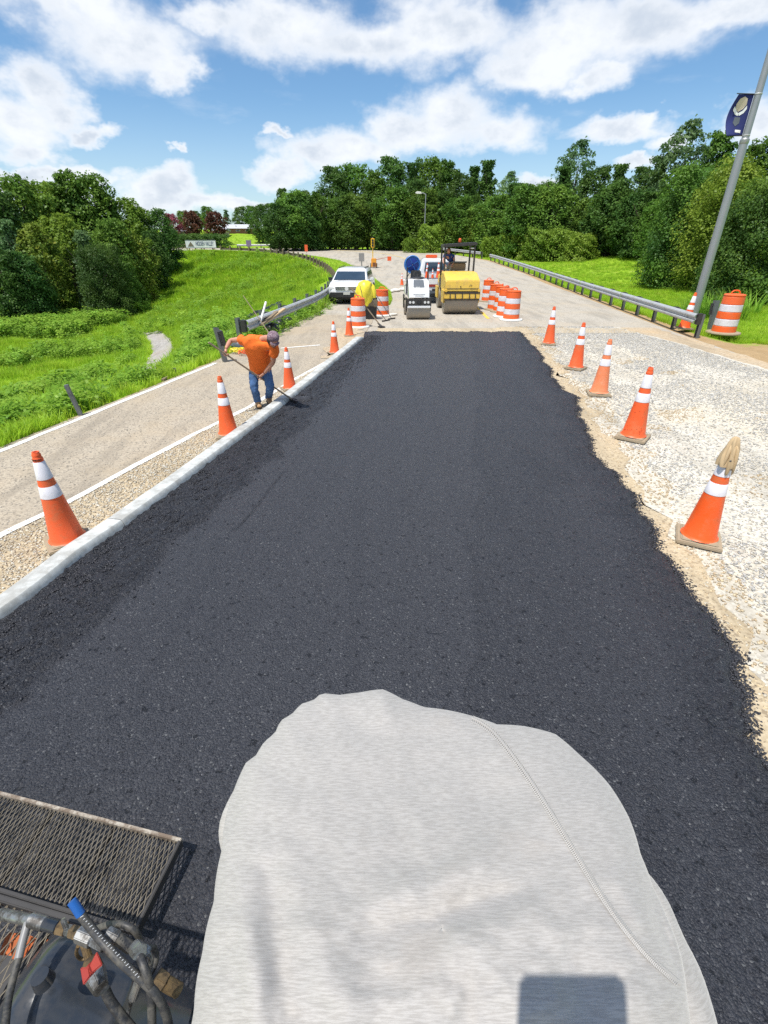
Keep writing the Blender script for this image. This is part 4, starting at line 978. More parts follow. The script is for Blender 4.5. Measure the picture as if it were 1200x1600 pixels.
# a cloth with curl: width offset waves with height
nx, nz = 10, 22; V = []
for j in range(nz+1):
    for i in range(nx+1):
        s_, t_ = i/nx, j/nz; curl = .16*math.sin(t_*3.1)*s_
        V.append((-.13-.52*s_*(1-.10*t_)+.0-.10*math.sin(t_*2.4)*s_, curl*1.4+.02, bz1-(bz1-bz0)*t_))
Fc = grid_faces(nz+1, nx+1)
bo = link('banner', npmesh('banner', V, Fc, BANNER, True), tp_); md = bo.modifiers.new('t', 'SOLIDIFY'); md.thickness = .006; md.offset = 0
def onb(s_, t_, off=-.012):
    i = s_; curl = .16*math.sin(t_*3.1)*s_
    return (-.13-.52*s_*(1-.10*t_)-.10*math.sin(t_*2.4)*s_, curl*1.4+.02+off, bz1-(bz1-bz0)*t_)
def onbanner(name, poly, mat):
    vs = [onb(a, b) for a, b in poly]; MB().add(vs, [tuple(range(len(vs)))]).build(name, mat, bo, smooth=0)
onbanner('banner_print', [(.30, .10), (.52, .05), (.74, .10), (.80, .22), (.70, .34), (.55, .40), (.36, .34), (.24, .24)], CREAM)
onbanner('banner_print', [(.20, .26), (.34, .38), (.52, .43), (.44, .50), (.26, .44), (.16, .34)], PAINTW)
onbanner('banner_print', [(.66, .36), (.82, .26), (.84, .34), (.66, .46), (.5, .5), (.5, .45)], PAINTW)
onbanner('banner_print', [(.35, .54), (.62, .52), (.66, .66), (.52, .76), (.34, .68)], GREYP)
onbanner('banner_print', [(.18, .86), (.5, .84), (.5, .91), (.18, .93)], PLASTW)

# ================================================================== GUARDRAILS
WP = [(0, -.155), (.035, -.145), (.08, -.10), (.08, -.06), (.015, -.02), (.015, .02), (.08, .06), (.08, .10), (.035, .145), (0, .155)]
def post_mesh():
    mb = MB(); mb.box((0, 0, -.1), (.012, .15, 1.5)); mb.box((.05, -.075, -.1), (.1, .010, 1.5)); mb.box((.05, .075, -.1), (.1, .010, 1.5)); return mb.mesh('post', GALVD, smooth=0)
PM = post_mesh(); BLK = MB().box((0, 0, 0), (.14, .16, .34)).mesh('spacer_block', DARKM, bevel=.006)
WPM = MB().box((0, 0, -.1), (.17, .20, 1.5)).mesh('post', WOOD, bevel=.01)
def guardrail(name, label, pts, side, step=1.9, zc=.60, zoff=None, postme=None, matr=None, seclen=4, post0=0):
    """pts: xy polyline; side +1: beam faces right of the direction of travel"""
    P = resample(pts, max(2, int(sum(np.hypot(*np.diff(np.array(pts, float), axis=0).T))/step)+1)); n = len(P)
    zs = np.array([(H1(a, b) if zoff is None else zoff(a, b)) for a, b in P]); zs = np.convolve(np.r_[zs[0], zs, zs[-1]], [.25, .5, .25], 'valid')
    t = thing(name, label, 'guardrail', (P[0][0], P[0][1], zs[0])); o_ = np.array([P[0][0], P[0][1], zs[0]])
    D = np.gradient(P, axis=0); D /= np.hypot(D[:, 0], D[:, 1])[:, None]; N = np.stack([D[:, 1], -D[:, 0]], -1)*side
    for a in range(0, n-1, seclen):
        ks = list(range(a, min(a+seclen, n-1)+1)); rings = []
        for k in ks:
            lap = .012 if k == ks[0] and a else 0
            rings.append([(P[k][0]+N[k][0]*(u+.15+lap)-o_[0]+D[k][0]*(-.12 if lap else 0), P[k][1]+N[k][1]*(u+.15+lap)-o_[1], zs[k]+zc+v-o_[2]) for u, v in WP])
        inner = [[(x-N[k][0]*.006, y-N[k][1]*.006, z) for x, y, z in rg][::-1] for k, rg in zip(ks, rings)]
        MB().loft([r1+r2 for r1, r2 in zip(rings, inner)], closed=True).build('rail_panel', matr or GALV, t, smooth=25)
    for k in range(n):
        ang = math.atan2(D[k][1], D[k][0])
        p = link('post', postme or PM, t); p.location = (P[k][0]-N[k][0]*.06-o_[0], P[k][1]-N[k][1]*.06-o_[1], zs[k]+.1-o_[2]); p.rotation_euler = (0, 0, ang+math.pi/2)
        b = link('spacer_block', BLK, t); b.location = (P[k][0]+N[k][0]*.075-o_[0], P[k][1]+N[k][1]*.075-o_[1], zs[k]+zc-o_[2]); b.rotation_euler = (0, 0, ang+math.pi/2)
    return t, P
RP = smooth_pl([(10.45, 16.9), (11.3, 24), (12.3, 33), (13.3, 42), (13.7, 52), (13.0, 66)], 40, 2)
gr_, _ = guardrail('guardrail', 'long galvanised guardrail running beside the grass to the wood', RP, -1, 1.95)
guardrail('guardrail', 'short far guardrail behind the work truck by the grey lamp post', [(12.4, 69), (8.6, 79), (5.5, 84.0)], -1, 2.2)
guardrail('guardrail', 'distant guardrail on the outside of the far curve', [(-1.8, 93.2), (-8, 97), (-18, 100.1), (-27, 101.2)], -1, 2.2)
li = smooth_pl([(-4.18, 15.4), (-3.55, 20), (-2.92, 25.5), (-3.05, 31), (-3.3, 37)], 20, 2); li[:, 0] -= .12
guardrail('guardrail', 'guardrail between the side lane and the grassy bank, behind the white car', li, 1, 1.9, zc=.52, zoff=lambda a, b: float(zr(b)), matr=GALV)
lj = smooth_pl([(-3.4, 38.5), (-5.3, 52), (-10.1, 68), (-18.1, 80), (-25, 84)], 34, 2)
guardrail('guardrail', 'low brown weathered rail round the top of the bank', lj, 1, 2.0, zc=.34, zoff=lambda a, b: float(zr(b)), postme=WPM, matr=plain('rust brown weathered rail', (.16, .13, .10), .85, var=.3, scale=2))
# lone end posts
def lone_post(loc, label, rz=0, ry=0, sc=1):
    t = thing('rail_post', label, 'post', loc, rz); t.rotation_euler = (0, ry, rz); t.scale = (sc*1.15,)*3
    link('post', PM, t).location = (0, 0, .15); b = link('spacer_block', BLK, t); b.location = (.10, 0, .55); return t
q_ = G(352, 566); lone_post((q_.x-.05, q_.y, 0), 'lone dark steel rail post leaning beside the worker', R(30), R(-7), .92)
q_ = G(1112, 512); lone_post((q_.x, q_.y, 0), 'bent grey steel rail post between orange cone and drum', R(100), R(6))
# post and rail fence + sign on top of the bank
fn = thing('wooden_fence', 'dark post and rail fence along the top of the grassy bank', 'fence', (-38, 86.6, 1.8))
for k in range(27):
    x = -27+k*(-1.35); p = link('post', WPM, fn); p.location = (x+38, (-1.0 if x > -33 else 0)*0-.3, .2); p.scale = (.8, .8, .8)
for k in range(13):
    x = -27-k*2.7; MB().box((x+38-1.35, -.3, .72), (2.66, .06, .12)).build('rail', WOOD, fn); MB().box((x+38-1.35, -.3, .36), (2.66, .06, .12)).build('rail', WOOD, fn)
p1 = at_d(291, 386.5, 86); p2 = at_d(338, 387.5, 86); p3 = at_d(338, 375, 86)
sw, sh = p2.x-p1.x, p3.z-p2.z
sg = thing('entrance_sign', 'long white sign with a brown triangle and HIDDEN VALLEY lettering on the bank fence', 'sign', ((p1.x+p2.x)/2, 86, p2.z))
MB().box((0, 0, sh/2), (sw, .08, sh)).build('sign_board', PAINTW, sg, bevel=.01)
bd = MB(); 
for (x, z, a, b) in ((0, .03, sw, .05), (0, sh-.03, sw, .05)): bd.box((x, -.05, z), (a, .02, b))
bd.build('border', GREYP, sg)
MB().prism([(-sw/2+.32, .22), (-sw/2+1.28, .22), (-sw/2+.82, sh-.22)], -.065, -.045, 'Y').build('triangle_emblem', plain('brown emblem', (.20, .17, .12)), sg, smooth=0)
fc = bpy.data.curves.new('sign_lettering', 'FONT'); fc.body = 'HIDDEN VALLEY'; fc.size = .72; fc.extrude = .008; fc.align_x = 'CENTER'; fc.align_y = 'CENTER'; fc.space_character = 1.0
fc.materials.append(PAINTB); ft = bpy.data.objects.new('tmp_text', fc); COL.objects.link(ft); bpy.context.view_layer.update(); fm = bpy.data.meshes.new_from_object(ft.evaluated_get(bpy.context.evaluated_depsgraph_get())); bpy.data.objects.remove(ft); fo = link('sign_lettering', fm, sg); fm.materials.clear(); fm.materials.append(PAINTB); fo.location = (.62, -.055, sh/2+.02); fo.rotation_euler = (math.pi/2, 0, 0); fo.scale = ((sw-1.75)/5.6, 1.15, 1)
for x in (-sw/2+.4, 0, sw/2-.4): MB().box((x, .10, sh/2-.6), (.12, .10, sh+1.1)).build('sign_post', WOOD, sg)
# ================================================================== CONES
def cone_parts(t, body, nsleeve=True):
    hh = .91
    b = MB(); b.box((0, 0, .018), (.37, .37, .036)); b.box((0, 0, .043), (.31, .31, .016), taper=.93)
    b.build('base', CBASE, t, bevel=.008)
    def rad(z): return .142-(.142-.030)*(z-.05)/(hh-.05)
    prof = [(.158, .050), (.150, .056), (rad(.075), .075)]+[(rad(z), z) for z in (.3, .48, .6, .7, .8, .83)]+[(rad(.84)+.003, .84), (rad(.855)+.003, .855), (rad(.86)-.002, .862), (rad(.875), .875), (rad(.88)+.002, .885), (.030, .895), (.028, .91), (.018, .91), (.016, .80)]
    MB().lathe(prof, 28, close=False).build('cone_body', body, t, smooth=50)
    for (a, c) in ((.49, .60), (.665, .825)):
        MB().lathe([(rad(a)+.0005, a), (rad(a)+.003, a+.002), (rad(c)+.003, c-.002), (rad(c)+.0005, c)], 28, close=False).build('reflective_sleeve', REFL, t, smooth=50)
cone0 = thing('traffic_cone', 'x', 'traffic cone', group='orange traffic cones along the paving'); cone_parts(cone0, ORANGE)
coneF = thing('traffic_cone', 'x', 'traffic cone', group='orange traffic cones along the paving'); cone_parts(coneF, ORANGE_F)
_first = {}
def place_cone(bx, by, top, label, src=cone0, gz=0.0, d=None, h=None, rz=0, lean=(0, 0), group=None):
    p = G(bx, by, gz) if d is None else at_d(bx, by, d)
    if h is None: h = at_d(bx, top, p.y).z-gz
    s_ = h/.91
    if src.name not in _first: r_ = src; _first[src.name] = 1; r_.location = (p.x, p.y, p.z); r_.rotation_euler = (lean[0], lean[1], R(rz)); r_.scale = (s_,)*3; r_['label'] = label
    else: r_ = dup(src, (p.x, p.y, p.z), R(rz), s_, label, lean[0], lean[1])
    if group: r_['group'] = group
    return r_
c1 = place_cone(108, 846, 706, 'nearest orange cone behind the kerb, dark lettering round its tip', rz=40, gz=.012)
place_cone(358, 680, 588, 'orange cone behind the kerb, between nearest cone and stooping worker', rz=15, gz=.012)
place_cone(453, 608, 543, 'orange cone by the kerb just beyond the stooping worker', rz=30, gz=.012)
place_cone(523, 552, 502, 'orange cone at the far end of the kerb, next to the clay', rz=20, gz=.02)
place_cone(546, 525, 481, 'orange cone touching the striped drum at the kerb end', rz=10, gz=.012)
place_cone(1090, 842, 701, 'big near orange cone with a tan work glove hung over its tip', rz=-28, gz=.03)
place_cone(988, 684, 574, 'orange cone with dark tar specks, second from the near gloved cone', rz=-38, gz=.03)
place_cone(935, 616, 530, 'faded pinkish orange cone on the white gravel', src=coneF, rz=-12, gz=.03)
place_cone(899, 576, 504, 'bright orange cone between faded cone and far gravel cone', rz=-42, gz=.03)
place_cone(857, 538, 479, 'farthest orange cone of the gravel row, off the asphalt corner', rz=-20, gz=.03)
place_cone(1068, 514, 457, 'slightly leaning orange cone against the near end of the guardrail', rz=12, gz=.02, lean=(0, R(4)))
place_cone(628, 446, 427, 'lone distant orange cone on the road left of the work truck', rz=12, gz=float(zr(32)))
# dark lettering band on the nearest tip, tar specks on its neighbour opposite
mb = MB()
for k in range(9):
    a_ = -2.75+k*.20; r_ = .0405; mb.box((r_*math.cos(a_), r_*math.sin(a_), .846), (.006, .0032 if k % 3 else .006, .016), (0, 0, a_))
mb.build('tip_lettering', BLACKP, c1, smooth=0)
sp = [o for o in COL.objects if o.get('label', '').startswith('orange cone with dark tar')][0]
mb = MB(); r_ = random.Random(5)
for k in range(34):
    z = r_.choice([r_.uniform(.10, .16), r_.uniform(.15, .46)]); a_ = r_.uniform(-2.6, -.4); rd = .142-(.112)*(z-.05)/.86+.0008
    s_ = r_.uniform(.002, .006); mb.box((rd*math.cos(a_), rd*math.sin(a_), z), (.002, s_, s_*r_.uniform(.7, 2.2)), (0, 0, a_))
mb.build('tar_specks', BLACKP, sp, smooth=0)['kind'] = 'stuff'
# glove over the near cone
gp = G(1090, 842, .03); gcone = [o for o in COL.objects if 'tan work glove' in o.get('label', '')][0]; gs = gcone.scale[0]
gl = thing('work_glove', 'crumpled tan work glove pulled over the tip of the near cone', 'glove', (gp.x, gp.y, .03+.91*gs), R(25))
def lobed(name, rings, mat, parent, n=20, lob=5, amp=.18, seed=0):
    rr_ = random.Random(seed); ph = [rr_.uniform(0, 6.28) for _ in range(3)]; out_ = []
    for (cx, cy, cz, r0_) in rings:
        out_.append([(cx+r0_*math.cos(a)*(1+amp*math.sin(lob*a+ph[0]+cz*18)+amp*.5*math.sin(2*a+ph[1]+cz*30)), cy+r0_*math.sin(a)*(1+amp*math.sin(lob*a+ph[0]+cz*18)), cz+amp*r0_*.3*math.sin(3*a+ph[2])) for a in [2*math.pi*i/n for i in range(n)]])
    return MB().loft(out_).build(name, mat, parent, smooth=60)
GLV = dirty('soiled tan leather', (.50, .36, .20), (.10, .07, .05), .8, .85, 22, thr=.62)
lobed('glove_palm', [(.01, 0, .115, .010), (.012, 0, .105, .026), (.005, 0, .06, .040), (.0, 0, .0, .052), (-.008, 0, -.06, .060), (-.014, -.004, -.12, .068), (-.016, -.004, -.165, .066)], GLV, gl, 40, 5, .26, 1)
for k, (a, L_, r0_) in enumerate([(-2.9, .16, .015), (-2.25, .24, .018), (-1.5, .20, .018), (-.7, .26, .017), (.2, .15, .019)]):
    x, y = math.cos(a)*.050, math.sin(a)*.050
    lobed('glove_finger', [(x*.5, y*.5, .04, r0_*.7), (x, y, .0, r0_), (x*1.3, y*1.3, -.5*L_, r0_*1.05), (x*1.5, y*1.5, -L_*.9, r0_*.9), (x*1.5, y*1.5, -L_, r0_*.4)], GLV, gl, 12, 3, .12, k)
for a in (-2.3, -.9): MB().cyl((math.cos(a)*.060, math.sin(a)*.060, -.085), (math.cos(a)*.079, math.sin(a)*.079, -.10), .013, .010, 10).build('finger_hole', BLACKP, gl)

# ================================================================== DRUMS
def drum_parts(t):
    seg_ = [(0.04, .20, ORANGE_D, .295), (.20, .37, REFL, .288), (.37, .54, ORANGE_D, .280), (.54, .71, REFL, .272), (.71, .90, ORANGE_D, .262)]
    for k, (a, b, m_, r_) in enumerate(seg_):
        MB().lathe([(r_-.012, a), (r_+.003, a+.012), (r_-.003, b-.012), (r_-.016, b)], 32, close=False).build('orange_band' if m_ is ORANGE_D else 'reflective_band', m_, t, smooth=40)
    MB().lathe([(.250, .90), (.262, .915), (.262, .935), (.235, .95), (.10, .962)], 32).build('lid', ORANGE_D, t, smooth=40)
    MB().tube([(-.13, 0, .955), (-.125, 0, 1.0), (-.07, 0, 1.03), (0, 0, 1.036), (.07, 0, 1.03), (.125, 0, 1.0), (.13, 0, .955)], .017, 8).build('handle', ORANGE_D, t)
    MB().lathe([(.27, 0), (.42, .0), (.43, .02), (.42, .045), (.32, .06), (.30, .06)], 32, close=False).build('ballast_ring', PLASTW if t.get('w') else CBASE, t, smooth=40)
drum0 = thing('traffic_drum', 'x', 'traffic drum', group='striped orange and white drums'); drum0['w'] = 1; drum_parts(drum0); del drum0['w']
drumB = thing('traffic_drum', 'x', 'traffic drum', group='striped orange and white drums'); drum_parts(drumB)
def place_drum(bx, by, top, label, src=drum0, rz=0, gz=0, h=None):
    p = G(bx, by, gz); h = h or at_d(bx, top, p.y).z-gz; s_ = h/1.045
    sc_ = (s_*.94, s_*.94, s_)
    if src.name not in _first: r_ = src; _first[src.name] = 1; r_.location = p; r_.rotation_euler = (0, 0, R(rz)); r_.scale = sc_; r_['label'] = label
    else: r_ = dup(src, p, R(rz), sc_, label)
place_drum(560, 511, 461, 'striped drum in front of the yellow covered barrel', rz=-20)
place_drum(597, 493, 448, 'striped drum standing beside the grass island behind the rakes', rz=-15)
place_drum(798, 500, 449, 'nearest striped drum of the cluster beside the yellow roller', rz=20)
place_drum(787, 495, 446, 'striped drum half hidden behind the nearest of the cluster', rz=40)
place_drum(781, 487, 443, 'striped drum squeezed in the middle of the cluster', rz=70, src=drumB)
place_drum(772, 484, 440, 'striped drum second farthest of the cluster, near the yellow line', rz=35, src=drumB)
place_drum(761, 471, 434, 'farthest striped drum of the cluster, closest to the yellow roller', rz=30, src=drumB)
place_drum(1129, 521, 453, 'big striped drum by the clay verge at the guardrail end', rz=10, src=drumB, gz=.0)

# ================================================================== WHITE CAR
sp_ = G(548, 476); suv = thing('parked_car', 'white sport utility car parked nose on in the side lane', 'car', (sp_.x, sp_.y+2.45, 0), R(-4))
def ring(y, w_, zb, zt, crown=.03):
    return [(x*w_, y, z) for x, z in [(-.80, zb), (-.97, zb+.08), (-1.0, zb+(zt-zb)*.45), (-.985, zt-.12), (-.93, zt-.02), (-.5, zt+crown*.7), (0, zt+crown), (.5, zt+crown*.7), (.93, zt-.02), (.985, zt-.12), (1.0, zb+(zt-zb)*.45), (.97, zb+.08), (.80, zb)]]
st = [(-2.48, .74, .52, .78), (-2.44, .84, .46, .90), (-2.34, .92, .42, 1.0), (-2.1, .965, .38, 1.08), (-1.8, .98, .36, 1.12), (-1.3, .99, .34, 1.17), (-.9, 1.0, .34, 1.18), (1.0, 1.0, .34, 1.18), (2.2, .99, .38, 1.17), (2.42, .95, .45, 1.10)]
MB().loft([ring(*s) for s in st]).build('body', WHITEP, suv, smooth=40)
def rrect(y0, y1, xh, z, rr_=.12):
    P_ = []
    for cx, cy, a0 in ((xh-rr_, y1-rr_, 0), (-xh+rr_, y1-rr_, 90), (-xh+rr_, y0+rr_, 180), (xh-rr_, y0+rr_, 270)):
        for k in range(4): a_ = R(a0+k*30); P_.append((cx+rr_*math.cos(a_), cy+rr_*math.sin(a_), z))
    return P_
GHL = [(-1.42, 2.34, .92, 1.14, .1), (-.50, 2.16, .775, 1.66, .12), (-.36, 2.08, .73, 1.74, .16), (-.1, 1.9, .55, 1.785, .2)]
MB().loft([rrect(*g) for g in GHL]).build('roof', WHITEP, suv, smooth=35)
def gh(s_, k, z):   # greenhouse front face / side face points
    t_ = (z-1.15)/(1.66-1.15); y0 = -1.43+t_*.93; xh = .92-t_*.145; return y0, xh
def quadpanel(name, pts, mat, par, th=.012, nrm=(0, -1, 0)):
    n_ = Vector(nrm).normalized()*th; vs = [Vector(p) for p in pts]; k = len(vs)
    return MB().add([v+n_ for v in vs]+[v-n_ for v in vs], [tuple(range(k)), tuple(range(k, 2*k))[::-1]]+[(i, (i+1) % k, k+(i+1) % k, k+i) for i in range(k)]).build(name, mat, par, smooth=0)
y0, x0 = gh(0, 0, 1.20); y1, x1 = gh(0, 0, 1.60)
quadpanel('windscreen', [(-x0+.09, y0, 1.20), (x0-.09, y0, 1.20), (x1-.07, y1, 1.60), (-x1+.07, y1, 1.60)], GLASS, suv, .02, (0, -1, .9))
for s_ in (-1, 1):
    for (a, b, c, d_) in ((-.95, -.05, -.45, -.05), (.0, .85, .0, .85), (.92, 2.0, .92, 1.85)):
        quadpanel('side_window', [(s_*.893, a, 1.2), (s_*.893, b, 1.2), (s_*.80, d_, 1.58), (s_*.80, c, 1.58)], GLASS, suv, .018, (s_, 0, .25))
    m_ = MB().box((s_*1.10, -.72, 1.22), (.20, .12, .17), (0, 0, s_*.2)).build('wing_mirror', BLACKP if s_ < 0 else WHITEP, suv, bevel=.03)
    MB().prism([(s_*.93, .93), (s_*.62, .90), (s_*.58, .80), (s_*.88, .76)], -2.47, -2.25, 'Y').build('headlight', LAMP, suv, bevel=.02)
    MB().box((s_*.55, -2.47, .42), (.22, .06, .09)).build('fog_lamp', LAMP, suv, bevel=.02)
    MB().box((s_*.68, .8, 1.80), (.05, 2.1, .04)).build('roof_rail', BLACKP, suv, bevel=.01)
    for y_ in (-1.52, 1.45):
        w_ = MB().cyl((s_*.74, y_, .38), (s_*1.005, y_, .38), .40, n=24).build('wheel', RUBBER, suv, bevel=.02)
        MB().lathe([(.02, 0), (.12, .02), (.25, .012), (.27, -.02)], 16, axis='X').build('rim', CHROME, w_).location = (s_*.99, y_, .38)
        MB().lathe([(.43, -.0), (.47, .0), (.47, .03), (.43, .03)], 24, axis='X', close=False).build('arch_trim', BLACKP, suv).location = (s_*.985, y_, .42)
MB().box((0, -2.445, .50), (1.72, .16, .28)).build('lower_bumper', BLACKP, suv, bevel=.04)
gr0 = MB().box((0, -2.455, .83), (1.16, .05, .22)).build('grille', DARKM, suv, bevel=.02)
for z in (.76, .83, .90): MB().box((0, -2.49, z), (1.10, .03, .035)).build('grille_bar', CHROME, gr0, bevel=.008)
MB().lathe([(.02, 0), (.095, .0), (.10, .02)], 20, axis='Y').build('badge', LAMP, gr0).location = (0, -2.52, .83)
MB().box((0, -2.53, .60), (.34, .02, .16)).build('number_plate', plain('faded number plate', (.50, .50, .46), .5, var=.3, scale=12), suv, bevel=.005)
MB().box((0, -.2, .36), (1.7, 4.2, .2)).build('underbody', BLACKP, suv)

# ================================================================== SMALL WHITE ROLLER
p_ = G(653.5, 500); wr = thing('small_roller', 'compact white tandem roller with grey bonnet facing the new asphalt', 'road roller', (p_.x, p_.y+.33, 0), R(2))
for y_ in (0, 1.45):
    dr_ = MB().cyl((-.46, y_, .33), (.46, y_, .33), .33, n=40).build('drum', STEEL, wr, bevel=.012)
for s_ in (-1, 1):
    MB().prism([(-.12, .28), (.12, .28), (.25, .80), (-.28, .80)], s_*.485-.02, s_*.485+.02, 'X').build('yoke', DARKM, wr)
    MB().prism([(1.33, .28), (1.57, .28), (1.7, .80), (1.2, .80)], s_*.485-.02, s_*.485+.02, 'X').build('yoke', DARKM, wr)
    MB().cyl((s_*.42, .72, .9), (s_*.42, .66, 1.86), .028, n=8).build('rops_post', DARKM, wr)
bf = MB().box((0, -.32, .66), (.96, .12, .24)).build('lamp_frame', DARKM, wr, bevel=.015)
for x in (-.36, -.23, .23, .36): MB().cyl((x, -.375, .66), (x, -.395, .66), .048, n=14).build('work_lamp', LAMP, bf)
MB().box((0, -.385, .66), (.17, .02, .12)).build('oil_filter_plate', BLACKP, bf, bevel=.01)
MB().box((0, -.34, .49), (.92, .10, .09)).build('front_bumper', WHITEP, wr, bevel=.02)
hp = [(-.30, .80), (-.26, .98), (-.05, 1.18), (.18, 1.38), (.42, 1.43), (.60, 1.40), (.60, .80)]
hd = MB().loft([[(-.40+.0*a, a, b) for a, b in hp], [(-.36, a, b+.03) for a, b in hp], [(.36, a, b+.03) for a, b in hp], [(.40, a, b) for a, b in hp]]).build('bonnet', WHITEP, wr, smooth=30)
MB().add([(-.23, -.285, .93), (.23, -.285, .93), (.22, -.05, 1.225), (.20, .18, 1.43), (-.20, .18, 1.43), (-.22, -.05, 1.225)], [(0, 1, 2, 5), (5, 2, 3, 4)]).build('centre_panel', GREYP, hd, smooth=0)
MB().box((0, -.20, 1.055), (.06, .02, .03), (R(-45), 0, 0)).build('maker_mark', PLASTW, hd)
for k in range(3): MB().box((-.09+k*.05, -.115, 1.17), (.012, .02, .07), (R(-45), 0, 0)).build('maker_mark', PLASTW, hd)
MB().box((0, -.293, .895), (.34, .012, .02)).build('trim_strip', PLASTW, hd)
MB().box((0, .92, 1.0), (.84, .62, .34)).build('platform', GREYP, wr, bevel=.02)
MB().lathe([(.30, 0), (.33, .02), (.30, .06), (.22, .09)], 20, (0, .62, 1.42)).build('dash_cowl', BLACKP, wr)
MB().tube([(.15*math.cos(a), .70+.15*math.sin(a)*.8, 1.60+.10*math.sin(a)) for a in [i*math.pi/8 for i in range(17)]], .016, 6).build('steering_wheel', BLACKP, wr)
MB().cyl((0, .65, 1.42), (0, .72, 1.60), .03, n=8).build('steering_column', BLACKP, wr)
se = MB().box((0, 1.16, 1.25), (.46, .42, .14)).build('seat', BLACKP, wr, bevel=.04); MB().box((0, 1.38, 1.50), (.44, .10, .44), (R(-8), 0, 0)).build('seat_back', BLACKP, wr, bevel=.04)
MB().box((0, 1.6, .98), (.90, .50, .40)).build('rear_cover', WHITEP, wr, bevel=.05)
MB().box((-.22, 1.6, 1.24), (.30, .30, .12)).build('tool_tray', PLASTW, wr, bevel=.02)

# ================================================================== YELLOW ROLLER
p_ = G(719.5, 492); yr = thing('large_roller', 'yellow tandem roller with dark canopy parked beside the striped drums', 'road roller', (p_.x, p_.y+.55, 0), R(1))
for y_ in (0, 2.3): MB().cyl((-.71, y_, .55), (.71, y_, .55), .55, n=48).build('drum', STEEL, yr, bevel=.015)
for s_ in (-1, 1):
    MB().prism([(-.35, .45), (.35, .45), (.5, .95), (-.5, .95)], s_*.745-.03, s_*.745+.03, 'X').build('yoke', YELLOWP, yr, bevel=.01)
    MB().prism([(1.95, .45), (2.65, .45), (2.8, .95), (1.8, .95)], s_*.745-.03, s_*.745+.03, 'X').build('yoke', YELLOWP, yr, bevel=.01)
fb_ = MB().box((0, -.50, .74), (1.52, .22, .22)).build('front_frame', YELLOWP, yr, bevel=.03)
for x in (-.52, -.30, 0, .30, .55): MB().box((x, -.63, .74), (.03, .05, .2)).build('frame_rib', DARKM, fb_)
MB().box((0, -.56, .87), (1.50, .12, .05)).build('scraper_bar', DARKM, fb_)
MB().box((0, -.56, .60), (1.48, .08, .05)).build('scraper_bar', DARKM, fb_)
for x in (-.70, .70): MB().box((x, -.58, .96), (.10, .14, .12)).build('frame_lug', YELLOWP, fb_, bevel=.02)
hp = [(-.52, .92), (-.50, 1.30), (-.42, 1.37), (.20, 1.58), (1.1, 1.60), (1.1, .92)]
yh = MB().loft([[(-.72, a, b) for a, b in hp], [(-.66, a+(.0 if b < 1 else .02), b+(.03 if b > 1 else 0)) for a, b in hp], [(.66, a, b+(.03 if b > 1 else 0)) for a, b in hp], [(.72, a, b) for a, b in hp]]).build('bonnet', YELLOWP, yr, smooth=25, bevel=.02)
MB().box((0, -.523, 1.03), (1.36, .012, .014)).build('panel_gap', BROWNM if 'BROWNM' in globals() else DARKM, yh)
MB().tube([(.30, -.53, 1.10), (.30, -.56, 1.15), (.34, -.56, 1.17), (.38, -.56, 1.15), (.38, -.53, 1.10)], .012, 6).build('latch', DARKM, yh)
MB().cyl((-.08, -.52, 1.10), (-.08, -.545, 1.10), .025, n=10).build('latch', DARKM, yh)
MB().box((0, 1.55, 1.12), (1.40, .9, .36)).build('platform', DARKM, yr, bevel=.02)
MB().box((.05, 1.35, 1.78), (.62, .34, .30)).build('dashboard', plain('brown dashboard panel', (.22, .15, .09), .6), yr, bevel=.03)
MB().box((.05, 1.32, 1.955), (.70, .42, .05), (R(-6), 0, 0)).build('dashboard_top', GREYP, yr, bevel=.02)
MB().box((.1, 1.95, 1.42), (.50, .46, .16)).build('seat', BLACKP, yr, bevel=.04)
MB().box((0, 2.3, 1.20), (1.38, .7, .5)).build('rear_cover', YELLOWP, yr, bevel=.05)
cz = 2.60; suv.scale = (1, 1, .88)
MB().box((0, 1.30, cz+.04), (1.42, 1.25, .12), (0, R(-3.2), 0)).build('canopy', DARKM, yr, bevel=.02)
for s_ in (-1, 1):
    for y_ in (.82, 2.0): MB().box((s_*.64, y_, (cz+1.25)/2+s_*.01), (.07, .07, cz-1.28)).build('canopy_post', DARKM, yr, bevel=.008)
MB().lathe([(.06, 0), (.07, .02), (.065, .12), (.02, .16)], 14, (.04, 1.3, cz+.13)).build('beacon', ORANGE, yr)
MB().lathe([(.02, 0), (.09, .02), (.08, .05)], 14, (.52, .80, cz-.12)).build('work_lamp', LAMP, yr)

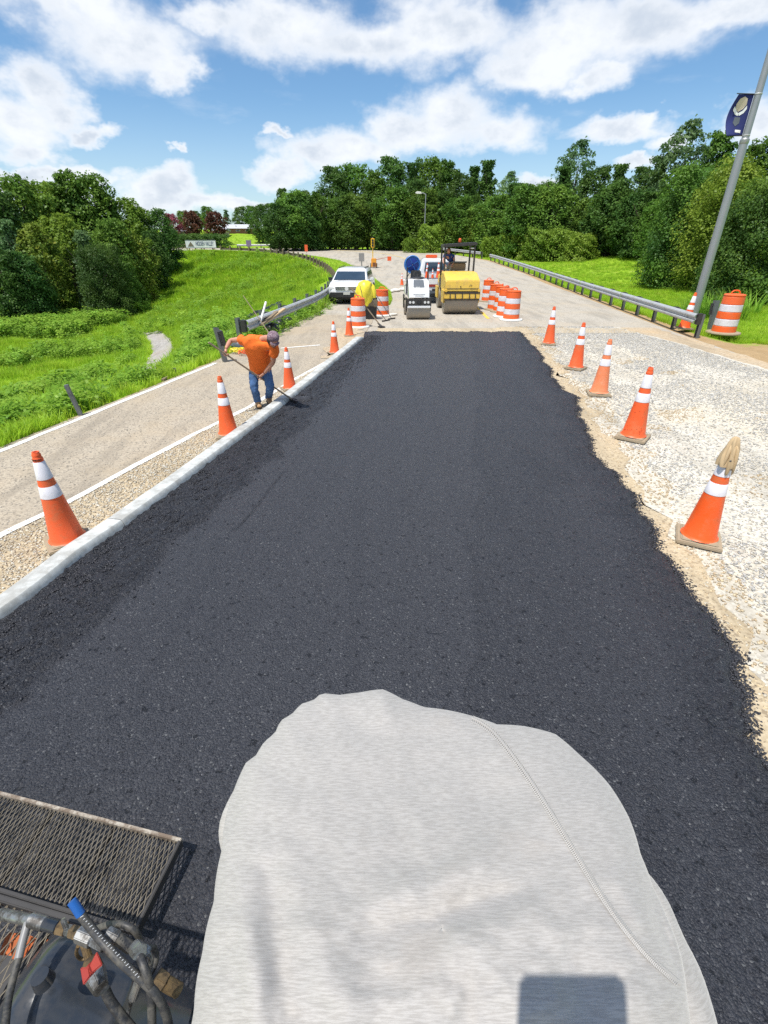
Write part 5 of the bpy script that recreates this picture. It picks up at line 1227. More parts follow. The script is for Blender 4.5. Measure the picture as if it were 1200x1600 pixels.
# ================================================================== WORK TRUCK
p_ = G(676, 474); tk = thing('work_truck', 'white flatbed work truck parked behind the two rollers, tailgate to the camera', 'truck', (p_.x+.48, p_.y, 0), R(1))
MB().box((0, 1.25, .98), (1.96, 2.6, .10)).build('bed_floor', GREYP, tk, bevel=.01)
tg = MB().box((0, -.03, .86), (1.92, .07, .52)).build('tailgate', WHITEP, tk, bevel=.02)
MB().box((0, .16, 1.135), (1.80, .34, .03), (R(8), 0, 0)).build('tailgate_ledge', GREYP, tk)
MB().box((-.42, -.075, .83), (.62, .02, .12)).build('red_badge', REDP, tg, bevel=.01)
MB().box((0, -.14, .54), (1.9, .16, .14)).build('bumper', GREYP, tk, bevel=.02)
for s_ in (-1, 1):
    MB().box((s_*.99, 1.25, 1.18), (.06, 2.6, .34)).build('bed_side', WHITEP, tk, bevel=.01)
    MB().box((s_*.90, -.07, 1.02), (.14, .03, .20)).build('tail_light', REDP, tk, bevel=.01)
    for y_ in (.75, 4.2): MB().cyl((s_*.70, y_, .40), (s_*.99, y_, .40), .40, n=20).build('wheel', RUBBER, tk, bevel=.02)
    a_ = MB().box((s_*1.16, 3.75, 1.45), (.22, .10, .30)).build('wing_mirror', BLACKP, tk, bevel=.02)
    MB().cyl((s_*.92, 3.8, 1.35), (s_*1.1, 3.75, 1.4), .02, n=6).build('mirror_arm', BLACKP, tk)
cb = [rrect(2.62, 4.55, .98, .75, .08), rrect(2.60, 4.6, 1.0, 1.25, .08), rrect(2.66, 4.25, .86, 1.88, .12), rrect(2.8, 4.0, .76, 1.97, .2)]
MB().loft(cb).build('cab', WHITEP, tk, smooth=35)
quadpanel('rear_window', [(-.74, 2.60, 1.36), (.74, 2.60, 1.36), (.68, 2.66, 1.80), (-.68, 2.66, 1.80)], GLASS, tk, .03)
MB().loft([rrect(4.5, 5.7, .98, .6, .1), rrect(4.5, 5.7, .98, 1.2, .1), rrect(4.5, 5.5, .9, 1.28, .1)]).build('bonnet', WHITEP, tk, smooth=35)
MB().box((0, 2.6, .55), (1.1, 5.6, .28)).build('chassis', BLACKP, tk)
MB().box((-.32, 3.1, 2.07), (.62, .26, .15)).build('light_bar', ORANGE, tk, bevel=.03)
tw = tk.location
# hose reel
hr = thing('hose_reel', 'bright blue hose reel standing on the rear tray of the small white roller', 'hose reel', (wr.location.x-.2, wr.location.y+1.62, 1.305), R(6))
MB().lathe([(.33, -.10), (.34, -.06), (.26, -.05), (.25, .05), (.34, .06), (.33, .10), (.10, .11)], 28, axis='Y').build('reel', BLUEP, hr).location = (0, 0, .62)
MB().lathe([(.06, -.14), (.17, -.125), (.245, -.105), (.12, -.10)], 24, axis='Y').build('hub', plain('dark blue plastic', (.006, .03, .22), .4), hr).location = (0, 0, .62)
MB().lathe([(.30, -.115), (.325, -.125), (.345, -.11), (.34, -.09)], 28, axis='Y', close=False).build('rim', plain('light blue rim', (.05, .22, .60), .4), hr).location = (0, 0, .62)
for a_ in range(4): MB().box((math.cos(a_*math.pi/2+.5)*.14, -.13, .62+math.sin(a_*math.pi/2+.5)*.14), (.26, .02, .035), (0, -a_*math.pi/2-.5, 0)).build('spoke', BLUEP, hr)
for s_ in (-1, 1): MB().tube([(s_*.30, 0, 0), (s_*.10, 0, .30), (0, s_*.13, .62)], .022, 6).build('stand', plain('grey stand steel', (.3, .3, .3)), hr)
MB().box((0, 0, .02), (.72, .5, .04)).build('tray', PLASTW, hr, bevel=.01)
place_cone(0, 0, 0, 'orange cone standing in the truck bed next to the white roller', d=1, h=.78, group='cones standing in the truck bed').location = (tw.x-.78, tw.y+.55, 1.03)
place_cone(0, 0, 0, 'orange cone standing in the truck bed nearest the yellow roller', d=1, h=.82, group='cones standing in the truck bed').location = (tw.x-.22, tw.y+.45, 1.03)
place_cone(0, 0, 0, 'short orange cone lower in the truck bed, between two taller ones', d=1, h=.55, group='cones standing in the truck bed').location = (tw.x-.52, tw.y+.30, 1.03)
def can(x, y, lab, m_, s_=1):
    t = thing('fuel_can', lab, 'fuel can', (tw.x+x, tw.y+y, 1.035), random.uniform(-.5, .5)); t.scale = (s_,)*3
    MB().box((0, 0, .15), (.30, .18, .30)).build('can_body', m_, t, bevel=.03); MB().cyl((.08, 0, .30), (.12, 0, .40), .022, n=8).build('spout', BLACKP, t); MB().tube([(-.1, 0, .30), (-.1, 0, .35), (.04, 0, .35), (.04, 0, .30)], .014, 6).build('handle', m_, t)
can(.02, 1.0, 'red fuel can in the truck bed behind the short cone', REDP, 1.2); can(.55, 1.3, 'red fuel can deep in the truck bed by the cab', REDP); can(.16, .25, 'white jug at the tailgate of the truck', PLASTW, .7)

# ================================================================== BARREL WITH YELLOW COVER, RAKES, BAGS
bp = G(578, 498); br = thing('waste_barrel', 'dark barrel under a bright yellow cover between the two striped drums', 'barrel', (bp.x, bp.y, 0))
MB().lathe([(.24, 0), (.27, .02), (.29, .30), (.295, .32), (.30, .60), (.31, .78), (.29, .80)], 24).build('barrel', BLACKP, br)
MB().box((.05, -.05, .62), (.44, .50, .30), (0, .1, .3)).build('tool_box', WOOD, br, bevel=.03)
yc = thing('yellow_cover', 'bright yellow plastic cover slumped over the dark barrel', 'plastic cover', (bp.x-.22, bp.y-.05, .52))
lobed('cover_cloth', [(0, 0, .0, .30), (.0, 0, .20, .37), (0, 0, .45, .36), (.02, 0, .68, .33), (.05, 0, .82, .24), (.06, 0, .90, .10)], YELLOWB, yc, 40, 5, .12, 3)
lobed('cover_fold', [(.34, .0, -.06, .13), (.35, 0, .2, .16), (.32, 0, .5, .17), (.28, 0, .72, .12), (.26, 0, .8, .04)], YELLOWB, yc, 24, 3, .12, 8)
lobed('cover_fold', [(-.24, -.06, -.0, .10), (-.25, -.06, .2, .13), (-.20, -.05, .5, .14), (-.12, 0, .72, .10), (-.1, 0, .8, .03)], YELLOWB, yc, 24, 3, .12, 9)
MB().tube([(-.15, -.38, .78), (-.05, -.40, .35), (.08, -.40, -.1)], .012, 6).build('tie_cord', WOOD, yc)
def rake(foot, top, head, label, r_=.014, mat=WOOD, hd='rake'):
    f_ = Vector(foot); t_ = Vector(top)
    t = thing('asphalt_rake' if hd == 'rake' else 'hand_tamper', label, 'rake' if hd == 'rake' else 'tamper', f_)
    MB().cyl((0, 0, .03), t_-f_, r_, n=10).build('handle', mat, t)
    d_ = (t_-f_); d_.z = 0; d_.normalize(); a_ = math.atan2(d_.y, d_.x)
    if hd == 'rake':
        hb = MB().box((0, 0, .03), (.035, head, .05), (0, 0, a_)).build('head', DARKM, t, bevel=.006)
        mb_ = MB()
        n_ = int(head/.035)
        for k in range(n_):
            y_ = -head/2+.02+k*.035; mb_.cyl((-math.sin(a_)*y_-d_.x*.01, math.cos(a_)*y_-d_.y*.01, .02), (-math.sin(a_)*y_-d_.x*.03, math.cos(a_)*y_-d_.y*.03, -.015), .005, n=5)
        mb_.build('teeth', DARKM, t)
    else: MB().box((0, 0, .025), (head, head, .05), (0, 0, .4)).build('plate', DARKM, t, bevel=.008); MB().cyl((0, 0, .04), (t_-f_)*.12, r_*2, r_*1.2, n=10).build('socket', DARKM, t)
    return t
f_ = G(596, 512); rake(f_, at_d(548, 449, f_.y+.55), .22, 'long handled tamper leaning on the drum, its foot on the pavement', hd='tamper', r_=.022)
f_ = G(612, 499); rake(f_, at_d(575, 441, f_.y+.9), .42, 'thin black handled rake leaning beside the far striped drum', mat=DARKM)
f_ = G(603, 502); rake(f_, at_d(566, 446, f_.y+.7), .50, 'second rake lying against the yellow cover with its head flat', mat=DARKM)
def bag(px, py, L_, lab, rz, gz=0.0, s_=1.0):
    p = G(px, py, gz); t = lobed('sandbag', [(-L_/2, 0, .05*s_, .02), (-L_*.42, 0, .06*s_, .07*s_), (-L_*.15, 0, .08*s_, .12*s_), (L_*.15, 0, .08*s_, .11*s_), (L_*.4, 0, .06*s_, .08*s_), (L_/2, 0, .05*s_, .02)], SANDBAG, None, 16, 3, .12, int(px))
    return tag(t, lab, 'sandbag', 'white sandbags on the road')
def bagmesh(L_, s_, seed):
    rr_ = random.Random(seed); rings = []
    for k in range(9):
        u_ = -1+k/4; r0_ = s_*.13*(1-abs(u_)**3)**.5+.01; rings.append([(u_*L_/2, r0_*1.5*math.cos(a)*(1+.1*math.sin(3*a+k)), max(0.004, .09*s_+r0_*.75*math.sin(a)*(1+.12*math.sin(2*a+k*1.3)))) for a in [i*math.pi/8 for i in range(16)]])
    return MB().loft(rings).mesh('sandbag', SANDBAG, smooth=70)
for i, (px, py, L_, s_, rz, lab) in enumerate([(608, 457.5, .62, .8, 5, 'white sandbag at the tip of the grass island'), (618, 456, .72, 1.0, 18, 'twisted white sandbag in the middle of the row'), (632, 454.5, .85, 1.0, 12, 'white sandbag next to the small white roller'), (641, 452.5, .5, .9, 25, 'white sandbag partly behind the small white roller'), (613, 493, .55, .45, 35, 'flat white rag beside the rake head')]):
    q_ = G(px, py); o = link('sandbag' if i < 4 else 'white_rag', bagmesh(L_, s_, i)); o.location = (q_.x, q_.y, .002); o.rotation_euler = (0, 0, R(rz)); tag(o, lab, 'sandbag' if i < 4 else 'rag', 'white sandbags on the road' if i < 4 else None)

# ================================================================== SIGNAL, SIGNS, FAR SMALL THINGS
sx = at_d(583.5, 418, 56); z0 = float(zr(56)); fl = thing('portable_signal', 'yellow portable traffic signal with orange flagged gate arm across the road', 'traffic signal', (sx.x, 56, z0))
MB().box((.05, 0, .55), (.62, .8, .9)).build('trailer_box', plain('orange yellow enamel', (.80, .33, .03), .45), fl, bevel=.04)
MB().box((.10, -.42, .35), (.36, .04, .45)).build('control_panel', RUST, fl, bevel=.01)
for s_ in (-1, 1): MB().cyl((s_*.42+.05, 0, .25), (s_*.30+.05, 0, .25), .25, n=16).build('wheel', RUBBER, fl)
MB().box((-.06, 0, 1.5), (.12, .12, 1.5)).build('mast', YELLOWP, fl)
sh_ = MB().box((-.06, 0, 2.62), (.42, .30, .98)).build('signal_head', plain('signal yellow', (.85, .50, .02), .45), fl, bevel=.04)
for z in (2.9, 2.62, 2.34): MB().cyl((-.06, -.15, z), (-.06, -.30, z), .125, n=16).build('lens_hood', BLACKP, sh_)
MB().lathe([(.10, 0), (.12, .03), (.05, .12)], 12, (-.06, 0, 3.11)).build('beacon', BLACKP, sh_)
MB().cyl((.30, 0, .88), (1.75, .0, 1.12), .03, .02, n=8).build('gate_arm', REDP, fl)
MB().box((1.92, 0, .98), (.46, .02, .46)).build('arm_flag', ORANGE, fl)
fl.scale = (.86,)*3
q_ = at_d(565, 402, 34); t = thing('road_sign', 'back of a small grey sign on a post behind the white car', 'sign', (q_.x, 34, float(zr(34))))
hh = q_.z-float(zr(34)); MB().box((0, 0, hh/2), (.05, .04, hh+.3)).build('post', GALVD, t); MB().box((0, -.03, hh), (.34, .012, .46)).build('sign_plate', plain('weathered sign back', (.30, .27, .26), .6), t, bevel=.004)
q_ = at_d(479, 397, 78); tp = at_d(479, 382, 78); t = thing('work_sign', 'narrow orange work sign standing on the far road edge', 'sign', (q_.x, 78, q_.z)); h_ = tp.z-q_.z
MB().box((0, 0, h_*.62), (.42, .03, h_*.7)).build('sign_panel', ORANGE, t); MB().box((0, .04, h_*.5), (.05, .04, h_)).build('post', GALVD, t)
MB().box((0, .05, .05), (.6, .5, .08)).build('foot', BLACKP, t)
q_ = at_d(389.5, 388, 88); t = thing('hill_sign', 'small purplish grey sign at the end of the bank fence', 'sign', (q_.x, 88, q_.z-.2)); MB().box((0, 0, .9), (.8, .05, .9)).build('sign_panel', plain('purplish sign back', (.20, .16, .24), .6), t)
MB().box((0, .05, .4), (.1, .1, 1.2)).build('post', WOOD, t)

# ================================================================== LEFT EDGE: stakes, debris behind the rail
def stake(px, py, top, lab, d=None, r_=.035, mat=WOOD, tilt=(0, 0)):
    x, y = (G(px, py, 0).x, G(px, py, 0).y)
    for _ in range(12): z_ = H1(x, y); q_ = G(px, py, z_); x, y = q_.x, q_.y
    h_ = at_d(px, top, y).z-z_; t = thing('fence_stake', lab, 'stake', (x, y, z_)); t.rotation_euler = (tilt[0], tilt[1], .4)
    MB().box((0, 0, h_/2-.1), (r_*2, r_*2, h_+.2)).build('stake_body', mat, t, bevel=.006)
    MB().box((0, -r_-.004, h_*.75), (r_*1.2, .006, .03)).build('staple_plate', GALVD, t)
stake(128, 652, 600, 'leaning grey stake in the weeds beside the side lane', mat=GALVD, tilt=(0, R(-8)))
stake(18, 672, 650, 'short weathered stake low in the grass near the picture edge', mat=WOOD)
stake(275, 586, 575, 'little dark stub of a stake on the bank above the path', mat=GALVD, r_=.03)
def board(a, b, w_, th, mat, name, lab, cat):
    a = Vector(a); b = Vector(b); d_ = b-a; t = tag(MB().box((0, 0, 0), (d_.length, w_, th), d_.to_track_quat('X', 'Z').to_matrix()).build(name, mat, None, bevel=.004), lab, cat); t.location = (a+b)/2; return t
def gr_pt(px, py, dz=.05):
    x, y = (G(px, py, 0).x, G(px, py, 0).y)
    for _ in range(12): z_ = H1(x, y); q_ = G(px, py, z_); x, y = q_.x, q_.y
    return Vector((x, y, z_+dz))
board(gr_pt(255, 597, .05), gr_pt(318, 562, .12), .07, .04, WOOD, 'loose_board', 'long brown board lying in the weeds along the lane edge', 'board')
board(at_d(413, 505, 16.6), at_d(444, 482, 18.3), .12, .04, NEWWOOD, 'loose_board', 'pale sawn board resting behind the guardrail top', 'board')
board(at_d(407, 508, 16.2), at_d(432, 487, 17.8), .14, .05, WOOD, 'loose_board', 'dark brown board under the pale one behind the guardrail', 'board')
a = at_d(406, 506, 16.3); b = at_d(415.5, 472, 16.9); t = tag(MB().cyl((0, 0, 0), b-a, .035, n=12).build('plastic_pipe', PLASTW), 'white plastic pipe sticking up behind the guardrail', 'pipe'); t.location = a
a = at_d(420, 520, 14.6); b = at_d(380, 462, 15.9); t = tag(MB().cyl((0, 0, 0), b-a, .016, .010, n=8).build('long_pole', WOOD), 'thin long wooden pole leaning back over the guardrail', 'pole'); t.location = a
# black sheet slumped behind the rail
A = [gr_pt(345, 545, .25), gr_pt(362, 522, .50), gr_pt(390, 505, .55), gr_pt(415, 492, .5), gr_pt(440, 480, .45)]
V = []; nx = 24; nz = 8
for i in range(nx+1):
    f = i/nx*(len(A)-1); k = min(int(f), len(A)-2); c = A[k].lerp(A[k+1], f-k)
    for j in range(nz+1):
        t_ = j/nz; V.append((c.x+.10+.55*t_*.6+.06*math.sin(i*1.7+j), c.y-.1-.10*t_, c.z-.62*t_**1.2+.05*math.sin(i*2.3+j*1.1)))
o = link('plastic_sheet', npmesh('plastic_sheet', V, grid_faces(nx+1, nz+1), TARP, True)); md = o.modifiers.new('t', 'SOLIDIFY'); md.thickness = .01; tag(o, 'black plastic sheet slumped in the grass behind the guardrail start', 'plastic sheet')
# coil of yellow tape and rubble by the lone post
def coil(name, px, py, mat, lab, r_=.16, n=5, seed=0, th=.012, z=.0):
    rr_ = random.Random(seed); q_ = G(px, py, 0); pts = []
    for k in range(n*14):
        a_ = k/14*6.28; R_ = r_*(.6+.4*math.sin(k*.37)+.15*rr_.random()); pts.append((R_*math.cos(a_), R_*math.sin(a_)*.8, .05+.10*abs(math.sin(k*.53+seed))+z))
    o_ = MB().tube(pts, th, 6).build(name, mat); o_.location = (q_.x, q_.y, 0); return tag(o_, lab, 'tape')
coil('caution_tape', 372, 553, YELLOWB, 'tangle of yellow tape on the gravel behind the worker', .20, 6, 1, .011)
coil('caution_tape', 424, 516, YELLOWB, 'small knot of yellow tape under the guardrail', .12, 4, 2, .012)
coil('orange_rope', 382, 556, ORANGE, 'orange rope tangled in the yellow tape', .14, 3, 4, .010)
for i, (px, py, s_, m_) in enumerate([(444, 512, .22, TARP), (433, 520, .26, TARP), (457, 505, .18, TARP), (385, 546, .24, GREYP)]):
    q_ = G(px, py); o = lobed('black_bag' if m_ is TARP else 'grey_mesh_roll', [(0, 0, .0, s_*.8), (0, 0, s_*.5, s_), (0, 0, s_, s_*.8), (0, 0, s_*1.3, s_*.2)], m_, None, 20, 5, .16, i); o.location = (q_.x-.15, q_.y, 0)
    tag(o, ['black rubbish bag under the middle of the guardrail', 'largest black rubbish bag at the guardrail start', 'small black rubbish bag farthest along the guardrail', 'roll of dark grey mesh behind the worker'][i], 'bag' if m_ is TARP else 'mesh roll')
# ================================================================== PEOPLE
def skin(name, joints, edges, mat, parent, root=0, sub=2, loc=None):
    """continuous limb surface grown over a skeleton; joints: name -> (point, radius)"""
    keys = list(joints); idx = {k: i for i, k in enumerate(keys)}
    me = bpy.data.meshes.new(name); me.from_pydata([tuple(joints[k][0]) for k in keys], [(idx[a], idx[b]) for a, b in edges], [])
    o = link(name, me, parent); me.materials.append(mat)
    m = o.modifiers.new('skin', 'SKIN'); m.use_smooth_shade = True
    for i, k in enumerate(keys):
        r_ = joints[k][1]; sv = me.skin_vertices[0].data[i]; sv.radius = r_ if isinstance(r_, tuple) else (r_, r_); sv.use_root = (i == root)
    s_ = o.modifiers.new('sub', 'SUBSURF'); s_.levels = sub; s_.render_levels = sub
    return o
def V3(*a): return Vector(a)
def gripping_hand(parent, wrist, centre, axis_, toward, name='hand', r_=.024):
    """palm with four fingers curled round a shaft and an opposed thumb"""
    ax = axis_.normalized(); back = (toward-ax*toward.dot(ax)).normalized(); sd_ = ax.cross(back)
    J = {'wrist': (wrist, .026), 'heel': (centre+back*.045-ax*.0, .026), 'palm': (centre+back*.036, .026)}; E = [('wrist', 'heel'), ('heel', 'palm')]
    skin(name, J, E, SKIN, parent, sub=1)
    for k, (off, ln) in enumerate([(-.030, 1.0), (-.010, 1.12), (.010, 1.05), (.030, .86)]):
        P_ = {}; EE = []
        for q in range(5):
            a_ = q*.72*ln; rr_ = .030
            P_[q] = (centre+ax*off+(back*math.cos(a_)+sd_*math.sin(a_))*rr_, .0095-.0008*q)
            if q: EE.append((q-1, q))
        skin('finger', P_, EE, SKIN, parent, sub=1)
    P_ = {0: (centre+back*.034-ax*.035, .011), 1: (centre+back*.020-ax*.045-sd_*.024, .0105), 2: (centre-ax*.028-sd_*.033, .010), 3: (centre-back*.018-ax*.012-sd_*.026, .009)}
    skin('thumb', P_, [(0, 1), (1, 2), (2, 3)], SKIN, parent, sub=1)
def head_parts(parent, c, rot, s_=1.0, cap=CAP, hairm=HAIR, beard=True):
    M = Euler(rot).to_matrix()
    def put(mb, name, mat, par=parent, **kw):
        o = mb.build(name, mat, par, **kw); o.matrix_local = Matrix.Translation(c) @ M.to_4x4() @ Matrix.Scale(s_, 4); return o
    # skull and face as one surface, front is -Y
    bm = bmesh.new(); bmesh.ops.create_uvsphere(bm, u_segments=32, v_segments=24, radius=1)
    for v in bm.verts:
        x, y, z = v.co; fx = .076; fy = .098; fz = .118
        if z < 0: fx *= 1-.22*(-z); fy *= 1-.10*(-z)
        X_, Y_, Z_ = x*fx, y*fy, z*fz
        if y < 0:
            if abs(x) < .28: Y_ -= .022*max(0, 1-abs(x)/.22)*max(0, 1-abs(z+.10)/.22)          # nose
            for ex in (-.40, .40):
                Y_ += .011*max(0, 1-math.hypot((x-ex)/.24, (z-.06)/.15))                       # eye sockets
            Y_ -= .007*max(0, 1-abs(z-.22)/.10)*(abs(x) < .7)                                   # brow
            Y_ -= .008*max(0, 1-math.hypot(x/.32, (z+.50)/.14))                                 # lips
            Y_ -= .010*max(0, 1-math.hypot(x/.4, (z+.85)/.2))                                   # chin
        v.co = (X_, Y_, Z_)
    me = bpy.data.meshes.new('head'); bm.to_mesh(me); bm.free(); me.shade_smooth(); me.materials.append(SKIN)
    ho = link('head', me, parent); ho.matrix_local = Matrix.Translation(c) @ M.to_4x4() @ Matrix.Scale(s_, 4)
    def sub_(mb, name, mat, **kw): return mb.build(name, mat, ho, **kw)
    for x in (-1, 1):
        sub_(MB().lathe([(.004, -.008), (.016, -.004), (.018, .004), (.006, .006)], 12, (0, 0, 0), axis='X'), 'ear', SKIN).location = (x*.078, .005, -.002)
        e = sub_(MB().lathe([(.002, -.008), (.010, -.004), (.011, .002), (.002, .006)], 10, axis='Y'), 'eye', PAINTW); e.location = (x*.031, -.088, .008)
        sub_(MB().cyl((x*.031, -.097, .007), (x*.031, -.094, .007), .0045, n=8), 'pupil', HAIR)
    sub_(MB().box((0, -.101, -.058), (.046, .006, .007)), 'mouth', REDP, bevel=.002)
    if beard: sub_(MB().loft([[(.066*math.cos(a)*(1-.35*k), -.092*abs(math.sin(a))*(1-.15*k)-.002, -.045-.030*k) for a in [i*math.pi/10 for i in range(11)]][::-1]+[(.060*math.cos(a)*(1-.35*k), -.080*abs(math.sin(a))*(1-.15*k), -.045-.030*k) for a in [i*math.pi/10 for i in range(11)]] for k in range(3)]), 'stubble', plain('grey stubble', (.22, .16, .13), .9))
    # hair at nape and cap
    sub_(MB().lathe([(.084, -.05), (.088, -.01), (.090, .03), (.086, .05)], 26, (0, .012, 0), close=False), 'hair', hairm, smooth=60)
    if cap is not None:
        cp = sub_(MB().lathe([(.087, .030), (.092, .045), (.091, .075), (.078, .110), (.045, .132), (.004, .138)], 28, (0, .010, 0)), 'cap', cap, smooth=60)
        pk = [(.075*math.cos(a), -.075-.055*math.sin(a), .040-.012*math.sin(a)) for a in [i*math.pi/10 for i in range(11)]]
        MB().loft([[(x, y, z) for x, y, z in pk], [(x*.98, y*.98, z+.006) for x, y, z in pk]], caps=True).build('cap_peak', cap, ho, smooth=60)
    return ho

# ---- worker stooping over the kerb with the rake
wk = thing('person', 'stooping worker in orange T-shirt, jeans and patterned cap raking asphalt at the kerb', 'person', (0, 0, 0))
o0 = G(408, 632, 0); wk.location = (o0.x, o0.y, 0); L0 = Vector(wk.location)
A = lambda px, py, d: at_d(px, py, d)-L0
Gg = lambda px, py, z: G(px, py, z)-L0
pel = A(407, 573, 8.84); sp1 = A(405, 558, 8.78); che = A(403, 541, 8.62); nb = A(412, 529, 8.50); nk = A(419, 528, 8.43)
rs, re, rw, rh = A(382, 530, 8.60), A(360, 532, 8.66), A(353, 545, 8.44), A(352, 551, 8.40)
ls, le, lw_, lh = A(429, 541, 8.40), A(427, 566, 8.48), A(413, 583, 8.58), A(408.5, 587.5, 8.62)
rhip, rkn, ran, rto = A(396, 580, 8.86), A(397, 606, 8.76), Gg(403, 628, .10), Gg(406, 636.5, .045)
lhip, lkn, lan, lto = A(417, 580, 8.80), A(422, 605, 8.70), Gg(420, 622, .10), Gg(424, 631, .045)
J = {'pel': (pel, (.13, .11)), 'sp1': (sp1, (.14, .11)), 'che': (che, (.15, .12)), 'nb': (nb, .060), 'nk': (nk, .055), 'hd': (A(424, 531, 8.36), .06),
     'rs': (rs, .052), 'ra': ((rs+re)/2, .050), 're': (re, .042), 'rf': ((re*.6+rw*.4), .041), 'rw': (rw, .028), 'ls': (ls, .052), 'la': ((ls+le)/2, .050), 'le': (le, .042), 'lf': (le*.6+lw_*.4, .041), 'lw': (lw_, .028),
     'rh': (rhip, .09), 'rk': (rkn, .058), 'rc': (rkn*.6+ran*.4, .056), 'rn': (ran, .038), 'lh': (lhip, .09), 'lk': (lkn, .058), 'lc': (lkn*.6+lan*.4, .056), 'ln': (lan, .038)}
E = [('pel', 'sp1'), ('sp1', 'che'), ('che', 'nb'), ('nb', 'nk'), ('nk', 'hd'), ('che', 'rs'), ('rs', 'ra'), ('ra', 're'), ('re', 'rf'), ('rf', 'rw'), ('che', 'ls'), ('ls', 'la'), ('la', 'le'), ('le', 'lf'), ('lf', 'lw'),
     ('pel', 'rh'), ('rh', 'rk'), ('rk', 'rc'), ('rc', 'rn'), ('pel', 'lh'), ('lh', 'lk'), ('lk', 'lc'), ('lc', 'ln')]
skin('body', J, E, SKIN, wk)
rsl = rs.lerp(re, .55); lsl = ls.lerp(le, .72)
def wrinkled(o, amt=.010, size=.09):
    tx = bpy.data.textures.new('folds', 'CLOUDS'); tx.noise_scale = size; tx.noise_depth = 2
    d_ = o.modifiers.new('folds', 'DISPLACE'); d_.texture = tx; d_.strength = amt*2.4; d_.mid_level = .5; d_.texture_coords = 'LOCAL'; return o
wrinkled(skin('shirt', {'hm2': (pel+V3(0, .0, -.13), (.185, .15)), 'hem': (pel+V3(0, -.0, -.03), (.215, .17)), 'wa': (sp1, (.205, .17)), 'ch': (che, (.205, .16)), 'yo': (nb.lerp(che, .35), (.15, .12)), 'co': (nb, .092), 'rs': (rs, .094), 'r1': (rsl, .084), 'ls': (ls, .098), 'l1': (lsl, .088)},
     [('hm2', 'hem'), ('hem', 'wa'), ('wa', 'ch'), ('ch', 'yo'), ('yo', 'co'), ('ch', 'rs'), ('rs', 'r1'), ('ch', 'ls'), ('ls', 'l1')], TSHIRT, wk, sub=3), .012, .07)
wrinkled(skin('jeans', {'wa': (pel+V3(0, 0, .06), (.155, .13)), 'cr': (pel+V3(0, 0, -.06), (.13, .11)), 'rh': (rhip+V3(0, 0, -.05), .105), 'rt': (rhip.lerp(rkn, .5), .092), 'rk': (rkn, .078), 'rc': (rkn.lerp(ran, .5), .074), 'rn': (ran+V3(0, 0, .03), .068), 'r0': (ran+V3(0, -.01, -.02), .076),
     'lh': (lhip+V3(0, 0, -.05), .105), 'lt': (lhip.lerp(lkn, .5), .092), 'lk': (lkn, .078), 'lc': (lkn.lerp(lan, .5), .074), 'ln': (lan+V3(0, 0, .03), .068), 'l0': (lan+V3(0, -.01, -.02), .074)},
     [('wa', 'cr'), ('cr', 'rh'), ('rh', 'rt'), ('rt', 'rk'), ('rk', 'rc'), ('rc', 'rn'), ('rn', 'r0'), ('cr', 'lh'), ('lh', 'lt'), ('lt', 'lk'), ('lk', 'lc'), ('lc', 'ln'), ('ln', 'l0')], DENIM, wk, sub=3), .016, .06)
for a_, b_ in ((ran, rto), (lan, lto)):
    d_ = b_-a_; d_.z = 0; d_.normalize()
    bt = skin('boot', {'a': (a_+V3(0, 0, .02), .052), 'h': (a_-d_*.04+V3(0, 0, -.045), .045), 'm': (a_+d_*.08+V3(0, 0, -.045), (.048, .04)), 't': (a_+d_*.17+V3(0, 0, -.055), (.045, .032))}, [('a', 'h'), ('a', 'm'), ('m', 't')], BOOT, wk)
    MB().prism([(x, y) for x, y in [(-.05, -.08), (.05, -.08), (.055, .10), (.03, .20), (-.03, .20), (-.055, .10)]], 0, .022, 'Z').build('sole', RUBBER, wk).matrix_local = Matrix.Translation(V3(a_.x, a_.y, .012)) @ Matrix.Rotation(math.atan2(-d_.x, d_.y), 4, 'Z')
head_parts(wk, A(426.5, 531.5, 8.33), (R(42), 0, R(28)), 1.08)
rkA, rkB = G(457, 627, .075), at_d(326, 535, 8.23)
hax = (rkB-rkA).normalized()
def on_handle(p):
    q_ = p+L0; return rkA+hax*(q_-rkA).dot(hax)-L0
gripping_hand(wk, rw, on_handle(rh), hax, rw-on_handle(rh)); gripping_hand(wk, lw_, on_handle(lh), hax, lw_-on_handle(lh))
rkt = rake(rkA, rkB, .40, 'long wooden handled rake held by the stooping worker, head on the asphalt', r_=.015)
rkt.children[0].data.materials[0] = plain('greyed rake handle', (.26, .20, .14), .8, var=.3)
lump = lobed('asphalt_lump', [(0, 0, .0, .17), (0, 0, .03, .15), (0, 0, .055, .10), (0, 0, .07, .03)], CRUMB, None, 26, 7, .18, 5)
lump.location = (rkA.x+.17, rkA.y+.10, .07); lump.scale = (1.25, .8, 1); lump.data.materials[0] = ASPH; tag(lump, 'small dark heap of loose asphalt at the rake head', 'asphalt heap')

